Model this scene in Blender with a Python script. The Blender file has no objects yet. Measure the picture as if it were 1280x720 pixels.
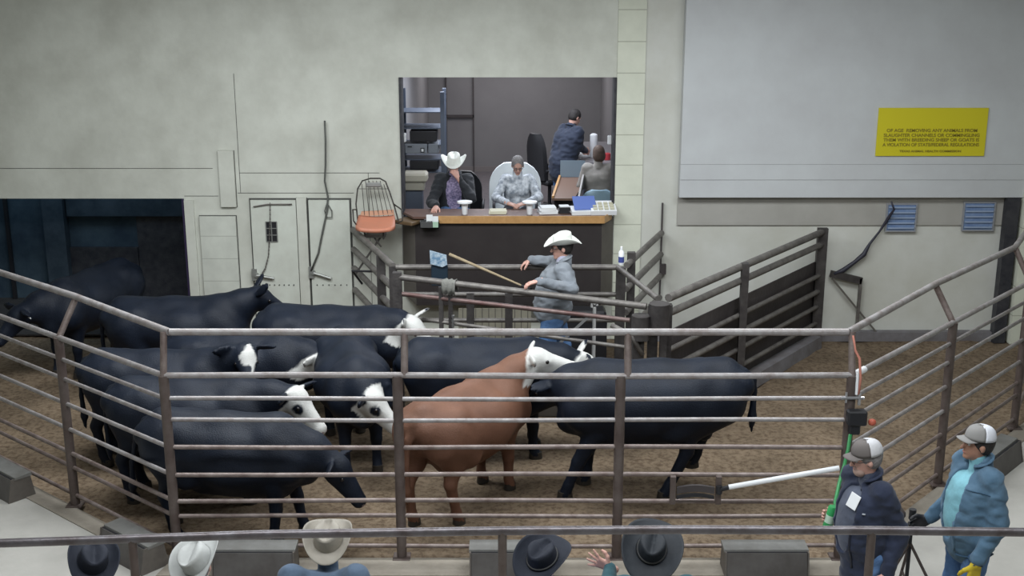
import bpy, math, random
import numpy as np
from mathutils import Vector, Matrix, noise as mnoise
random.seed(7)
C = bpy.context.scene.collection
R = math.radians

# ------------------------------------------------------------ camera, world, lights, exposure
F_PX = 1530.0; TILT = R(15.3); CAM_H = 5.1
cam_d = bpy.data.cameras.new('camera'); cam = bpy.data.objects.new('camera', cam_d); C.objects.link(cam)
cam.location = (0, 0, CAM_H); cam.rotation_euler = (math.pi/2 - TILT, 0, 0)
cam_d.sensor_width = 36.0; cam_d.lens = F_PX/1280*36.0; cam_d.clip_end = 200
sc = bpy.context.scene; sc.camera = cam
sc.view_settings.view_transform = 'Standard'; sc.view_settings.look = 'None'
sc.view_settings.gamma = 1.0; sc.view_settings.use_curve_mapping = False
sc.view_settings.exposure = 0.0
w = bpy.data.worlds.new('world'); sc.world = w; w.use_nodes = True
w.node_tree.nodes['Background'].inputs[0].default_value = (0.80, 0.88, 1.0, 1)
w.node_tree.nodes['Background'].inputs[1].default_value = 0.3

def area(name, loc, sx, sy, power, col=(0.93, 0.97, 1.0), rot=(0, 0, 0)):
    l = bpy.data.lights.new(name, 'AREA'); l.shape = 'RECTANGLE'; l.size = sx; l.size_y = sy
    l.energy = power; l.color = col
    o = bpy.data.objects.new(name, l); C.objects.link(o); o.location = loc; o.rotation_euler = rot
    return o
area('ring_lamp', (-2.4, 11.6, 5.3), 4.0, 1.6, 335)
area('ring_lamp', (2.6, 11.6, 5.3), 4.0, 1.6, 240)
area('stand_lamp', (0.0, 6.0, 6.1), 9.0, 2.0, 500)
area('booth_lamp', (0.0, 18.2, 3.65), 2.4, 2.0, 118, (0.85, 0.90, 1.0))
area('alley_fill', (-6.4, 16.9, 3.0), 3.0, 0.8, 20, (0.55, 0.78, 1.0))  # added dim bluish fill that lifts the alley interior; unseen source
area('booth_lamp', (0.0, 22.0, 3.65), 2.4, 1.5, 55, (0.95, 0.93, 0.97))

# ------------------------------------------------------------ helpers
def ray(px, py):
    u = (px-640)/F_PX; v = (py-360)/F_PX
    return (u, math.cos(TILT)-v*math.sin(TILT), -math.sin(TILT)-v*math.cos(TILT))
def atY(px, py, Y):
    r = ray(px, py); t = Y/r[1]; return Vector((r[0]*t, Y, CAM_H+r[2]*t))
def atZ(px, py, Z=0.0):
    r = ray(px, py); t = (Z-CAM_H)/r[2]; return Vector((r[0]*t, r[1]*t, Z))

def mat(name, col, rough=0.7, metal=0.0, noise=None, scale=6.0, bump=0.0, bscale=None, detail=6, amount=1.0,
        spec=0.4, emit=0.0, alpha=1.0, sheen=0.0):
    """noise = second colour mixed in by a procedural noise in object coordinates."""
    m = bpy.data.materials.new(name); m.use_nodes = True
    nt = m.node_tree; b = nt.nodes['Principled BSDF']
    b.inputs['Base Color'].default_value = (*col, 1); b.inputs['Roughness'].default_value = rough
    b.inputs['Metallic'].default_value = metal; b.inputs['Specular IOR Level'].default_value = spec
    if sheen: b.inputs['Sheen Weight'].default_value = sheen; b.inputs['Sheen Roughness'].default_value = 0.5
    if alpha < 1: b.inputs['Alpha'].default_value = alpha
    if emit:
        b.inputs['Emission Color'].default_value = (*col, 1); b.inputs['Emission Strength'].default_value = emit
    tc = nt.nodes.new('ShaderNodeTexCoord')
    if noise:
        n = nt.nodes.new('ShaderNodeTexNoise'); n.inputs['Scale'].default_value = scale; n.inputs['Detail'].default_value = detail
        n.inputs['Roughness'].default_value = 0.62
        nt.links.new(tc.outputs['Object'], n.inputs['Vector'])
        rp = nt.nodes.new('ShaderNodeValToRGB'); rp.color_ramp.elements[0].position = 0.36; rp.color_ramp.elements[1].position = 0.68
        rp.color_ramp.elements[0].color = (*col, 1)
        rp.color_ramp.elements[1].color = (*[col[i]*(1-amount)+noise[i]*amount for i in range(3)], 1)
        nt.links.new(n.outputs['Fac'], rp.inputs['Fac']); nt.links.new(rp.outputs['Color'], b.inputs['Base Color'])
    if bump:
        n2 = nt.nodes.new('ShaderNodeTexNoise'); n2.inputs['Scale'].default_value = bscale or scale*4; n2.inputs['Detail'].default_value = 5
        nt.links.new(tc.outputs['Object'], n2.inputs['Vector'])
        bp = nt.nodes.new('ShaderNodeBump'); bp.inputs['Strength'].default_value = bump; bp.inputs['Distance'].default_value = 0.02
        nt.links.new(n2.outputs['Fac'], bp.inputs['Height']); nt.links.new(bp.outputs['Normal'], b.inputs['Normal'])
    return m

def mul_lines(m, axis, spacing, width, dark=(0.25, 0.24, 0.2), offset=0.0, axis2=None, spacing2=0.4, half=True, soft=0.5):
    """darken joints (block or board courses) of a wall material; a real pattern on the wall surface."""
    nt = m.node_tree; b = nt.nodes['Principled BSDF']
    tc = nt.nodes.new('ShaderNodeTexCoord'); sp = nt.nodes.new('ShaderNodeSeparateXYZ'); nt.links.new(tc.outputs['Object'], sp.inputs[0])
    def line(ax, spc, off, add=None):
        a = nt.nodes.new('ShaderNodeMath'); a.operation = 'ADD'; a.inputs[1].default_value = off+1000*spc
        nt.links.new(sp.outputs[ax], a.inputs[0]); src = a
        if add is not None:
            a2 = nt.nodes.new('ShaderNodeMath'); a2.operation = 'ADD'; nt.links.new(a.outputs[0], a2.inputs[0]); nt.links.new(add.outputs[0], a2.inputs[1]); src = a2
        mo = nt.nodes.new('ShaderNodeMath'); mo.operation = 'MODULO'; mo.inputs[1].default_value = spc; nt.links.new(src.outputs[0], mo.inputs[0])
        lt = nt.nodes.new('ShaderNodeMath'); lt.operation = 'LESS_THAN'; lt.inputs[1].default_value = width; nt.links.new(mo.outputs[0], lt.inputs[0])
        return lt, a
    l1, a1 = line(axis, spacing, offset); out = l1
    if axis2 is not None:
        fl = nt.nodes.new('ShaderNodeMath'); fl.operation = 'DIVIDE'; fl.inputs[1].default_value = spacing; nt.links.new(a1.outputs[0], fl.inputs[0])
        fl2 = nt.nodes.new('ShaderNodeMath'); fl2.operation = 'FLOOR'; nt.links.new(fl.outputs[0], fl2.inputs[0])
        md = nt.nodes.new('ShaderNodeMath'); md.operation = 'MODULO'; md.inputs[1].default_value = 2; nt.links.new(fl2.outputs[0], md.inputs[0])
        ml = nt.nodes.new('ShaderNodeMath'); ml.operation = 'MULTIPLY'; ml.inputs[1].default_value = spacing2/2; nt.links.new(md.outputs[0], ml.inputs[0])
        l2, _ = line(axis2, spacing2, 0.0, ml)
        mx = nt.nodes.new('ShaderNodeMath'); mx.operation = 'MAXIMUM'; nt.links.new(l1.outputs[0], mx.inputs[0]); nt.links.new(l2.outputs[0], mx.inputs[1]); out = mx
    sc_ = nt.nodes.new('ShaderNodeMath'); sc_.operation = 'MULTIPLY'; sc_.inputs[1].default_value = soft; nt.links.new(out.outputs[0], sc_.inputs[0])
    mix = nt.nodes.new('ShaderNodeMix'); mix.data_type = 'RGBA'
    nt.links.new(sc_.outputs[0], mix.inputs[0])
    old = b.inputs['Base Color'].links
    if old: nt.links.new(old[0].from_socket, mix.inputs[6])
    else: mix.inputs[6].default_value = b.inputs['Base Color'].default_value
    mix.inputs[7].default_value = (*dark, 1)
    nt.links.new(mix.outputs[2], b.inputs['Base Color'])
    return m

def frame_from(d, up=Vector((0, 0, 1))):
    d = Vector(d).normalized()
    if abs(d.dot(up)) > 0.98: up = Vector((0, 1, 0))
    s = up.cross(d).normalized(); u = d.cross(s).normalized()
    return d, s, u

class MB:
    def __init__(self): self.v = []; self.f = []
    def add(self, vs, fs):
        n = len(self.v); self.v += [tuple(p) for p in vs]; self.f += [tuple(i+n for i in f) for f in fs]; return self
    def box(self, c, s, rz=0.0, M=None, bevel=0.0):
        hx, hy, hz = s[0]/2, s[1]/2, s[2]/2
        b = min(bevel, hx*0.9, hy*0.9, hz*0.9)
        if b <= 0:
            vs = [Vector((x*hx, y*hy, z*hz)) for x in (-1, 1) for y in (-1, 1) for z in (-1, 1)]
            fs = [(0, 1, 3, 2), (4, 6, 7, 5), (0, 4, 5, 1), (2, 3, 7, 6), (0, 2, 6, 4), (1, 5, 7, 3)]
        else:
            # chamfered box
            vs = []; idx = {}
            for x in (-1, 1):
                for y in (-1, 1):
                    for z in (-1, 1):
                        for k in range(3):
                            p = [x*(hx-b), y*(hy-b), z*(hz-b)]
                            p[k] = (x*hx, y*hy, z*hz)[k]
                            idx[(x, y, z, k)] = len(vs); vs.append(Vector(p))
            fs = []
            for k in range(3):
                o = [i for i in range(3) if i != k]
                for s_ in (-1, 1):
                    q = []
                    for (a, c2) in ((-1, -1), (1, -1), (1, 1), (-1, 1)):
                        key = [0, 0, 0]; key[k] = s_; key[o[0]] = a; key[o[1]] = c2
                        q.append(idx[(*key, k)])
                    fs.append(tuple(q))
            for k in range(3):
                o = [i for i in range(3) if i != k]
                for a in (-1, 1):
                    for c2 in (-1, 1):
                        key1 = [0]*3; key1[k] = -1; key1[o[0]] = a; key1[o[1]] = c2
                        key2 = list(key1); key2[k] = 1
                        fs.append((idx[(*key1, o[0])], idx[(*key2, o[0])], idx[(*key2, o[1])], idx[(*key1, o[1])]))
            for x in (-1, 1):
                for y in (-1, 1):
                    for z in (-1, 1): fs.append(tuple(idx[(x, y, z, k)] for k in range(3)))
        if M is None: M = Matrix.Rotation(rz, 3, 'Z')
        c = Vector(c); return self.add([M @ p + c for p in vs], fs)
    def tube(self, pts, r, seg=10, cap=True, radii=None, flat=None):
        pts = [Vector(p) for p in pts]; n = len(pts); rings = []
        up = Vector((0, 0, 1)); prev = None
        for i, p in enumerate(pts):
            d = (pts[min(i+1, n-1)]-pts[max(i-1, 0)])
            if d.length < 1e-9: d = Vector((0, 0, 1))
            d.normalize()
            if prev is None: _, s, u = frame_from(d)
            else:
                s = prev - d*prev.dot(d)
                if s.length < 1e-6: _, s, u = frame_from(d)
                s.normalize(); u = d.cross(s)
            prev = s
            rr = radii[i] if radii else r
            rings.append([p + s*(math.cos(2*math.pi*k/seg)*rr) + u*(math.sin(2*math.pi*k/seg)*rr*(flat or 1)) for k in range(seg)])
        vs = [q for ring in rings for q in ring]; fs = []
        for i in range(n-1):
            for k in range(seg):
                a = i*seg+k; b = i*seg+(k+1) % seg; fs.append((a, b, b+seg, a+seg))
        if cap: fs.append(tuple(range(seg))[::-1]); fs.append(tuple((n-1)*seg+k for k in range(seg)))
        return self.add(vs, fs)
    def bar(self, a, b, wx, wy):
        a = Vector(a); b = Vector(b); d, s, u = frame_from(b-a)
        vs = [p + s*(x*wx/2)+u*(y*wy/2) for p in (a, b) for (x, y) in ((-1, -1), (1, -1), (1, 1), (-1, 1))]
        return self.add(vs, [(0, 3, 2, 1), (4, 5, 6, 7), (0, 1, 5, 4), (1, 2, 6, 5), (2, 3, 7, 6), (3, 0, 4, 7)])
    def lathe(self, prof, c=(0, 0, 0), seg=20, M=None):
        n = len(prof); vs = []; c = Vector(c)
        for (r, z) in prof:
            for k in range(seg):
                p = Vector((math.cos(2*math.pi*k/seg)*r, math.sin(2*math.pi*k/seg)*r, z))
                vs.append((M @ p if M else p)+c)
        fs = []
        for i in range(n-1):
            for k in range(seg):
                a = i*seg+k; b = i*seg+(k+1) % seg; fs.append((a, b, b+seg, a+seg))
        fs.append(tuple(range(seg))[::-1]); fs.append(tuple((n-1)*seg+k for k in range(seg)))
        return self.add(vs, fs)
    def prism(self, poly, z0, z1):
        n = len(poly); vs = [(x, y, z0) for x, y in poly]+[(x, y, z1) for x, y in poly]
        fs = [tuple(range(n))[::-1], tuple(range(n, 2*n))]+[(i, (i+1) % n, (i+1) % n+n, i+n) for i in range(n)]
        return self.add(vs, fs)
    def extrude(self, poly3, d):
        n = len(poly3); d = Vector(d); vs = [Vector(p) for p in poly3]; vs += [p+d for p in vs]
        fs = [tuple(range(n))[::-1], tuple(range(n, 2*n))]+[(i, (i+1) % n, (i+1) % n+n, i+n) for i in range(n)]
        return self.add(vs, fs)
    def build(self, name, m, parent=None, smooth=False, local=False, attrs=None):
        me = bpy.data.meshes.new(name)
        off = Vector((0, 0, 0))
        if parent is not None and not local:
            p = parent
            while p is not None: off += Vector(p.location); p = p.parent
        vs = [(v[0]-off.x, v[1]-off.y, v[2]-off.z) for v in self.v] if off.length else self.v
        me.from_pydata(vs, [], self.f); me.update()
        if isinstance(m, (list, tuple)):
            for mm in m: me.materials.append(mm)
        else: me.materials.append(m)
        import bmesh
        bm = bmesh.new(); bm.from_mesh(me); bmesh.ops.recalc_face_normals(bm, faces=bm.faces); bm.to_mesh(me); bm.free()
        if smooth is True: me.polygons.foreach_set('use_smooth', [True]*len(me.polygons))
        elif smooth: me.polygons.foreach_set('use_smooth', [True]*len(me.polygons)); me.set_sharp_from_angle(angle=R(smooth))
        o = bpy.data.objects.new(name, me); C.objects.link(o)
        if parent is not None: o.parent = parent
        return o

def empty(name, loc, rz=0.0):
    o = bpy.data.objects.new(name, None); C.objects.link(o); o.location = loc; o.rotation_euler = (0, 0, rz); o.empty_display_size = 0.1; return o
def tag(o, label, cat, group=None, kind=None):
    o['label'] = label; o['category'] = cat
    if group: o['group'] = group
    if kind: o['kind'] = kind
    return o
def struct(o): o['kind'] = 'structure'; return o
def thing_mesh(mb, name, m, label, cat, base=None, smooth=False, group=None):
    """one mesh = one thing, its origin moved to its base"""
    vs = mb.v; mn = [min(v[i] for v in vs) for i in range(3)]; mx = [max(v[i] for v in vs) for i in range(3)]
    b = Vector(base) if base else Vector(((mn[0]+mx[0])/2, (mn[1]+mx[1])/2, mn[2]))
    mb.v = [(v[0]-b.x, v[1]-b.y, v[2]-b.z) for v in vs]
    o = mb.build(name, m, smooth=smooth); o.location = b
    return tag(o, label, cat, group)

# ------------------------------------------------------------ smooth-union solid mesher (surface nets)
class Solid:
    def __init__(self): self.p = []
    def cone(self, a, b, ra, rb, k=0.03): self.p.append(('c', np.array(a, float), np.array(b, float), ra, rb, k)); return self
    def chain(self, pts, rs, k=0.03):
        for i in range(len(pts)-1): self.cone(pts[i], pts[i+1], rs[i], rs[i+1], k)
        return self
    def ell(self, c, r, M=None, k=0.03, cut=False):
        Mi = np.array(M.transposed()) if M is not None else np.eye(3)
        self.p.append(('e', np.array(c, float), np.array(r, float), Mi, cut, k)); return self
    def mesh(self, h=0.02, clip=None):
        lo = np.array([1e9]*3); hi = -lo
        for q in self.p:
            if q[0] == 'c':
                m = max(q[3], q[4]); lo = np.minimum(lo, np.minimum(q[1], q[2])-m); hi = np.maximum(hi, np.maximum(q[1], q[2])+m)
            elif not q[4]:
                m = q[2].max(); lo = np.minimum(lo, q[1]-m); hi = np.maximum(hi, q[1]+m)
        lo -= 3*h; hi += 3*h; n = np.ceil((hi-lo)/h).astype(int)+1
        D = np.full(n, 0.3, np.float32)
        ax = [lo[i]+h*np.arange(n[i]) for i in range(3)]
        for q in self.p:
            k = q[5]; mg = k+2*h
            if q[0] == 'c':
                m = max(q[3], q[4]); a = np.minimum(q[1], q[2])-m-mg; b = np.maximum(q[1], q[2])+m+mg
            else:
                m = q[2].max(); a = q[1]-m-mg; b = q[1]+m+mg
            i0 = np.clip(np.floor((a-lo)/h).astype(int), 0, n); i1 = np.clip(np.ceil((b-lo)/h).astype(int)+1, 0, n)
            if (i1 <= i0).any(): continue
            X = ax[0][i0[0]:i1[0], None, None]; Y = ax[1][None, i0[1]:i1[1], None]; Z = ax[2][None, None, i0[2]:i1[2]]
            if q[0] == 'c':
                A, B, ra, rb = q[1], q[2], q[3], q[4]; ba = B-A; l2 = max(float(ba @ ba), 1e-9)
                t = ((X-A[0])*ba[0]+(Y-A[1])*ba[1]+(Z-A[2])*ba[2])/l2; t = np.clip(t, 0, 1)
                d = np.sqrt((X-A[0]-t*ba[0])**2+(Y-A[1]-t*ba[1])**2+(Z-A[2]-t*ba[2])**2)-(ra+(rb-ra)*t)
            else:
                c, r, Mi = q[1], q[2], q[3]
                x = X-c[0]; y = Y-c[1]; z = Z-c[2]
                u = (Mi[0, 0]*x+Mi[0, 1]*y+Mi[0, 2]*z)/r[0]; v = (Mi[1, 0]*x+Mi[1, 1]*y+Mi[1, 2]*z)/r[1]; w_ = (Mi[2, 0]*x+Mi[2, 1]*y+Mi[2, 2]*z)/r[2]
                k0 = np.sqrt(u*u+v*v+w_*w_); k1 = np.sqrt((u/r[0])**2+(v/r[1])**2+(w_/r[2])**2)+1e-9
                d = k0*(k0-1)/k1
            S = D[i0[0]:i1[0], i0[1]:i1[1], i0[2]:i1[2]]
            if q[0] == 'e' and q[4]:
                hh = np.maximum(k-np.abs(S+d), 0)/k; S[...] = np.maximum(S, -d)+hh*hh*k*0.25
            else:
                hh = np.maximum(k-np.abs(S-d), 0)/k; S[...] = np.minimum(S, d)-hh*hh*k*0.25
        if clip is not None:
            X, Y, Z = np.meshgrid(*ax, indexing='ij'); D = np.maximum(D, clip(X, Y, Z).astype(np.float32))
        # surface nets
        ins = D < 0
        nx, ny, nz = np.array(D.shape)-1
        acc = np.zeros((nx, ny, nz, 3), np.float32); cnt = np.zeros((nx, ny, nz), np.float32)
        corners = [(i, j, k) for i in (0, 1) for j in (0, 1) for k in (0, 1)]
        for (a, b) in [(p, q) for p in corners for q in corners if p < q and sum(abs(p[i]-q[i]) for i in range(3)) == 1]:
            da = D[a[0]:a[0]+nx, a[1]:a[1]+ny, a[2]:a[2]+nz]; db = D[b[0]:b[0]+nx, b[1]:b[1]+ny, b[2]:b[2]+nz]
            m = (da < 0) != (db < 0); t = np.where(m, da/(da-db+1e-20*(da == db)), 0)
            for i in range(3): acc[..., i] += np.where(m, a[i]+(b[i]-a[i])*t, 0)
            cnt += m
        act = cnt > 0; idx = -np.ones(cnt.shape, int); idx[act] = np.arange(act.sum())
        ijk = np.argwhere(act); V = (ijk+acc[act]/cnt[act][:, None])*h+lo
        Fs = []
        for axx in range(3):
            sl0 = [slice(1, -1)]*3; 
            A = [slice(1, nx), slice(1, ny), slice(1, nz)]; A[axx] = slice(0, (nx, ny, nz)[axx]); 
            B = list(A); B[axx] = slice(1, (nx, ny, nz)[axx]+1)
            m = ins[tuple(A)] != ins[tuple(B)]; flip = ins[tuple(A)]
            o1, o2 = [i for i in range(3) if i != axx]
            pos = np.argwhere(m)+np.array([0 if i == axx else 1 for i in range(3)])
            if not len(pos): continue
            fl = flip[m]
            def g(d1, d2):
                p = pos.copy(); p[:, o1] -= d1; p[:, o2] -= d2; return idx[p[:, 0], p[:, 1], p[:, 2]]
            q = np.stack([g(0, 0), g(1, 0), g(1, 1), g(0, 1)], 1)
            if axx == 1: fl = ~fl
            q[~fl] = q[~fl][:, ::-1]
            q = q[(q >= 0).all(1)]
            Fs.append(q)
        return V, np.concatenate(Fs)

def wrinkle(V, amp, fr=9.0):
    out = V.copy()
    for i, p in enumerate(V):
        q = Vector((p[0]*fr, p[1]*fr, p[2]*fr*1.7)); n = mnoise.noise_vector(q); m2 = 1-abs(mnoise.noise(q*0.8+Vector((3, 9, 1))))*2
        out[i] += amp*np.array(n)*(0.6+0.6*m2)
    return out
def arr_obj(name, V, Fq, m, parent=None, attr=None):
    if name in ('jacket', 'trousers'): V = wrinkle(V, 0.015 if name == 'jacket' else 0.009, 11.0)
    elif name == 'shirt': V = wrinkle(V, 0.007)
    me = bpy.data.meshes.new(name)
    me.vertices.add(len(V)); me.vertices.foreach_set('co', V.astype(np.float32).ravel())
    me.loops.add(len(Fq)*4); me.loops.foreach_set('vertex_index', Fq.astype(np.int32).ravel())
    me.polygons.add(len(Fq)); me.polygons.foreach_set('loop_start', np.arange(0, len(Fq)*4, 4, dtype=np.int32))
    me.update(calc_edges=True); me.validate()
    me.polygons.foreach_set('use_smooth', [True]*len(me.polygons))
    me.materials.append(m)
    if attr is not None:
        for an, vals in attr.items():
            a = me.attributes.new(an, 'FLOAT', 'POINT'); a.data.foreach_set('value', vals.astype(np.float32))
    o = bpy.data.objects.new(name, me); C.objects.link(o)
    if parent is not None: o.parent = parent
    return o

# ------------------------------------------------------------ materials
M_cream = mat('cream_paint', (0.609, 0.623, 0.558), 0.6, noise=(0.486, 0.493, 0.435), scale=1.6, bump=0.12, bscale=14)
M_seam = mat('dark_gap', (0.07, 0.07, 0.065), 0.8)
M_cream2 = mat('cream_panel', (0.609, 0.631, 0.566), 0.55, noise=(0.493, 0.507, 0.457), scale=2.5, bump=0.1, bscale=12)
mul_lines(M_cream2, 2, 0.31, 0.008, (0.2, 0.2, 0.18), 0.1, soft=0.55)
M_door = mat('painted_door', (0.607, 0.636, 0.570), 0.5, noise=(0.533, 0.548, 0.488), scale=3.5, bump=0.08, bscale=10)
M_block = mat('painted_block', (0.68, 0.70, 0.59), 0.7, noise=(0.60, 0.62, 0.52), scale=2.5, bump=0.1, bscale=30)
mul_lines(M_block, 2, 0.4, 0.012, (0.25, 0.25, 0.19), 0.0, soft=0.6)
M_band = mat('white_metal_siding', (0.5621, 0.5850, 0.5967), 0.45, noise=(0.5023, 0.5148, 0.5265), scale=1.2, bump=0.04)
M_wallR = mat('ring_wall_paint', (0.622, 0.630, 0.588), 0.6, noise=(0.521, 0.521, 0.462), scale=1.1, bump=0.1, bscale=10)
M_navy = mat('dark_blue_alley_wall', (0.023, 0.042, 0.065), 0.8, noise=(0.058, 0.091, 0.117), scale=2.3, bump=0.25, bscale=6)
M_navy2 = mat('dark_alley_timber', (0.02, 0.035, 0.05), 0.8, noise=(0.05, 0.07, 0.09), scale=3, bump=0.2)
M_curb = mat('concrete_curb', (0.192, 0.186, 0.198), 0.85, noise=(0.132, 0.120, 0.120), scale=4, bump=0.2)
M_deck = mat('concrete_deck', (0.4504, 0.4370, 0.4025), 0.85, noise=(0.3510, 0.3392, 0.3105), scale=1.1, bump=0.15, bscale=30)
M_rail = mat('galvanized_pipe', (0.34, 0.325, 0.325), 0.45, 0.35, noise=(0.22, 0.19, 0.18), scale=9, bump=0.12, bscale=50)
M_rail2 = mat('worn_rusty_pipe', (0.24, 0.20, 0.185), 0.5, 0.35, noise=(0.125, 0.09, 0.08), scale=7, bump=0.15, bscale=50)
M_post = mat('brown_steel_post', (0.085, 0.062, 0.055), 0.55, 0.3, noise=(0.13, 0.105, 0.095), scale=6, bump=0.15, bscale=40)
M_pen = mat('worn_grey_pipe', (0.18, 0.168, 0.155), 0.5, 0.3, noise=(0.10, 0.09, 0.085), scale=8, bump=0.2, bscale=40)
M_penpost = mat('dark_steel_post', (0.045, 0.04, 0.04), 0.55, 0.3, noise=(0.085, 0.078, 0.075), scale=6, bump=0.2, bscale=30)
M_red = mat('red_brown_pipe', (0.12, 0.065, 0.06), 0.45, 0.3, noise=(0.2, 0.15, 0.14), scale=4, bump=0.15)
M_sheet = mat('dark_sheet_steel', (0.055, 0.047, 0.048), 0.6, 0.2, noise=(0.085, 0.075, 0.075), scale=2.5, bump=0.2, bscale=20)
M_black = mat('black_plastic', (0.018, 0.018, 0.021), 0.5)
M_blackpost = mat('black_painted_post', (0.022, 0.023, 0.03), 0.55, noise=(0.05, 0.05, 0.055), scale=9, bump=0.2)
M_podium = mat('dark_brown_paneling', (0.0286, 0.0232, 0.0234), 0.5, noise=(0.0374, 0.0323, 0.0312), scale=3, bump=0.05)
M_wing = mat('grey_plywood', (0.13, 0.12, 0.105), 0.65, noise=(0.10, 0.09, 0.08), scale=3, bump=0.1)
M_wood = mat('varnished_oak_edge', (0.50, 0.29, 0.12), 0.4, noise=(0.40, 0.22, 0.085), scale=12, bump=0.05)
M_desktop = mat('worn_desk_top', (0.13, 0.07, 0.05), 0.5, noise=(0.09, 0.05, 0.04), scale=6)
M_boothwall = mat('booth_wall_paint', (0.2028, 0.1974, 0.1980), 0.7, noise=(0.1794, 0.1722, 0.1760), scale=1.3)
M_boothfloor = mat('booth_carpet', (0.14, 0.125, 0.13), 0.95, noise=(0.11, 0.1, 0.105), scale=12, bump=0.2)
M_white = mat('white_plastic', (0.78, 0.80, 0.82), 0.4)
M_paper = mat('white_paper', (0.75, 0.77, 0.78), 0.8)
M_yellow = mat('yellow_sign_board', (0.62, 0.55, 0.02), 0.45)
M_ink = mat('olive_brown_ink', (0.25, 0.20, 0.02), 0.6)
M_box = mat('grey_painted_sheet', (0.115, 0.108, 0.104), 0.5, 0.2, noise=(0.08, 0.072, 0.068), scale=5, bump=0.1)
M_boxend = mat('rusty_end_plate', (0.10, 0.088, 0.078), 0.6, 0.1, noise=(0.14, 0.125, 0.11), scale=7)
M_boxtop = mat('grey_bench_lid', (0.20, 0.20, 0.19), 0.55, 0.1, noise=(0.15, 0.145, 0.135), scale=6, bump=0.1)
M_orange = mat('faded_orange_vinyl', (0.56, 0.215, 0.13), 0.55, noise=(0.48, 0.20, 0.13), scale=5)
M_bluevent = mat('blue_tinted_block', (0.13, 0.20, 0.36), 0.25, noise=(0.22, 0.30, 0.45), scale=9)

def dirt_material():
    m = mat('ring_dirt', (0.135, 0.099, 0.064), 0.95, noise=(0.23, 0.172, 0.115), scale=1.3, bump=0.7, bscale=22, detail=10)
    nt = m.node_tree; b = nt.nodes['Principled BSDF']; src = b.inputs['Base Color'].links[0].from_socket
    tc = nt.nodes.new('ShaderNodeTexCoord')
    v = nt.nodes.new('ShaderNodeTexNoise'); v.inputs['Scale'].default_value = 17; v.inputs['Detail'].default_value = 7; v.inputs['Roughness'].default_value = 0.7
    nt.links.new(tc.outputs['Object'], v.inputs['Vector'])
    rp = nt.nodes.new('ShaderNodeValToRGB'); rp.color_ramp.elements[0].position = 0.38; rp.color_ramp.elements[0].color = (0.42, 0.36, 0.31, 1)
    rp.color_ramp.elements[1].position = 0.55; rp.color_ramp.elements[1].color = (1, 1, 1, 1)
    nt.links.new(v.outputs['Fac'], rp.inputs['Fac'])
    mx = nt.nodes.new('ShaderNodeMix'); mx.data_type = 'RGBA'; mx.blend_type = 'MULTIPLY'; mx.inputs[0].default_value = 0.85
    nt.links.new(src, mx.inputs[6]); nt.links.new(rp.outputs['Color'], mx.inputs[7]); nt.links.new(mx.outputs[2], b.inputs['Base Color'])
    return m
M_dirt = dirt_material()

# ------------------------------------------------------------ room shell
YW = 16.0                                             # ring face of the back wall
CL = Vector((-2.90, 9.63, 0)); CR = Vector((2.83, 9.63, 0)); DL = Vector((-1.25, 1.05, 0)).normalized(); DR = Vector((1.37, 1.52, 0)).normalized()
def grid_dirt():
    mb = MB(); x0, x1, y0, y1 = -9.0, 9.0, 9.0, 22.0; st = 0.07
    nx = int((x1-x0)/st); ny = int((y1-y0)/st)
    vs = []
    for j in range(ny+1):
        for i in range(nx+1):
            x = x0+i*st; y = y0+j*st
            z = 0.022*mnoise.noise(Vector((x*1.1, y*1.1, 0)))+0.014*mnoise.noise(Vector((x*4.3, y*4.3, 3)))+0.008*mnoise.noise(Vector((x*11, y*11, 7)))
            vs.append((x, y, z-0.005))
    fs = [(j*(nx+1)+i, j*(nx+1)+i+1, (j+1)*(nx+1)+i+1, (j+1)*(nx+1)+i) for j in range(ny) for i in range(nx)]
    mb.add(vs, fs); o = mb.build('floor_dirt', M_dirt, smooth=True); return struct(o)
grid_dirt()
# concrete deck around the ring (outside the pipe fence)
dk = MB()
fl = CL+DL*9; fr = CR+DR*9
def off(p, n, d): return (p.x+n[0]*d, p.y+n[1]*d)
nL = (-DL.y, DL.x); nL = (DL.y*-1, DL.x)
deck_poly = [(-14, -2), (14, -2), (14, 18), (fr.x+0.1, fr.y), (CR.x+0.04, CR.y-0.03), (CL.x-0.04, CL.y-0.03), (fl.x-0.1, fl.y), (-14, 18)]
dk.prism(deck_poly, -0.3, 0.035); struct(dk.build('floor_deck', M_deck))
M_dust = mat('dusty_curb_concrete', (0.30, 0.27, 0.225), 0.9, noise=(0.21, 0.185, 0.15), scale=3, bump=0.3, bscale=25)
cs = MB(); cs.prism([(CL.x-0.10, CL.y-0.33), (CR.x+0.10, CR.y-0.33), (CR.x+0.03, CR.y-0.02), (CL.x-0.03, CL.y-0.02)], 0.02, 0.048); struct(cs.build('trim_curb_front', M_dust))
for nm_, c_, d_, no_ in (('trim_curb_left', CL, DL, Vector((-DL.y, DL.x, 0))), ('trim_curb_right', CR, DR, Vector((DR.y, -DR.x, 0)))):
    a_ = c_+no_*0.03; b_ = c_+no_*0.22; cs = MB(); cs.prism([(a_.x, a_.y), (a_.x+d_.x*5, a_.y+d_.y*5), (b_.x+d_.x*5, b_.y+d_.y*5), (b_.x, b_.y)], 0.02, 0.044); struct(cs.build(nm_, M_dust))
# seating tiers under the front row and under the hand rail
t1 = MB(); t1.box((0, 6.95, 0.24), (20, 1.1, 0.44)); struct(t1.build('trim_front_tier', M_deck))
t2 = MB(); t2.box((0, 5.3, 0.60), (20, 2.9, 1.16)); struct(t2.build('trim_rail_tier', M_deck))

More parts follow.
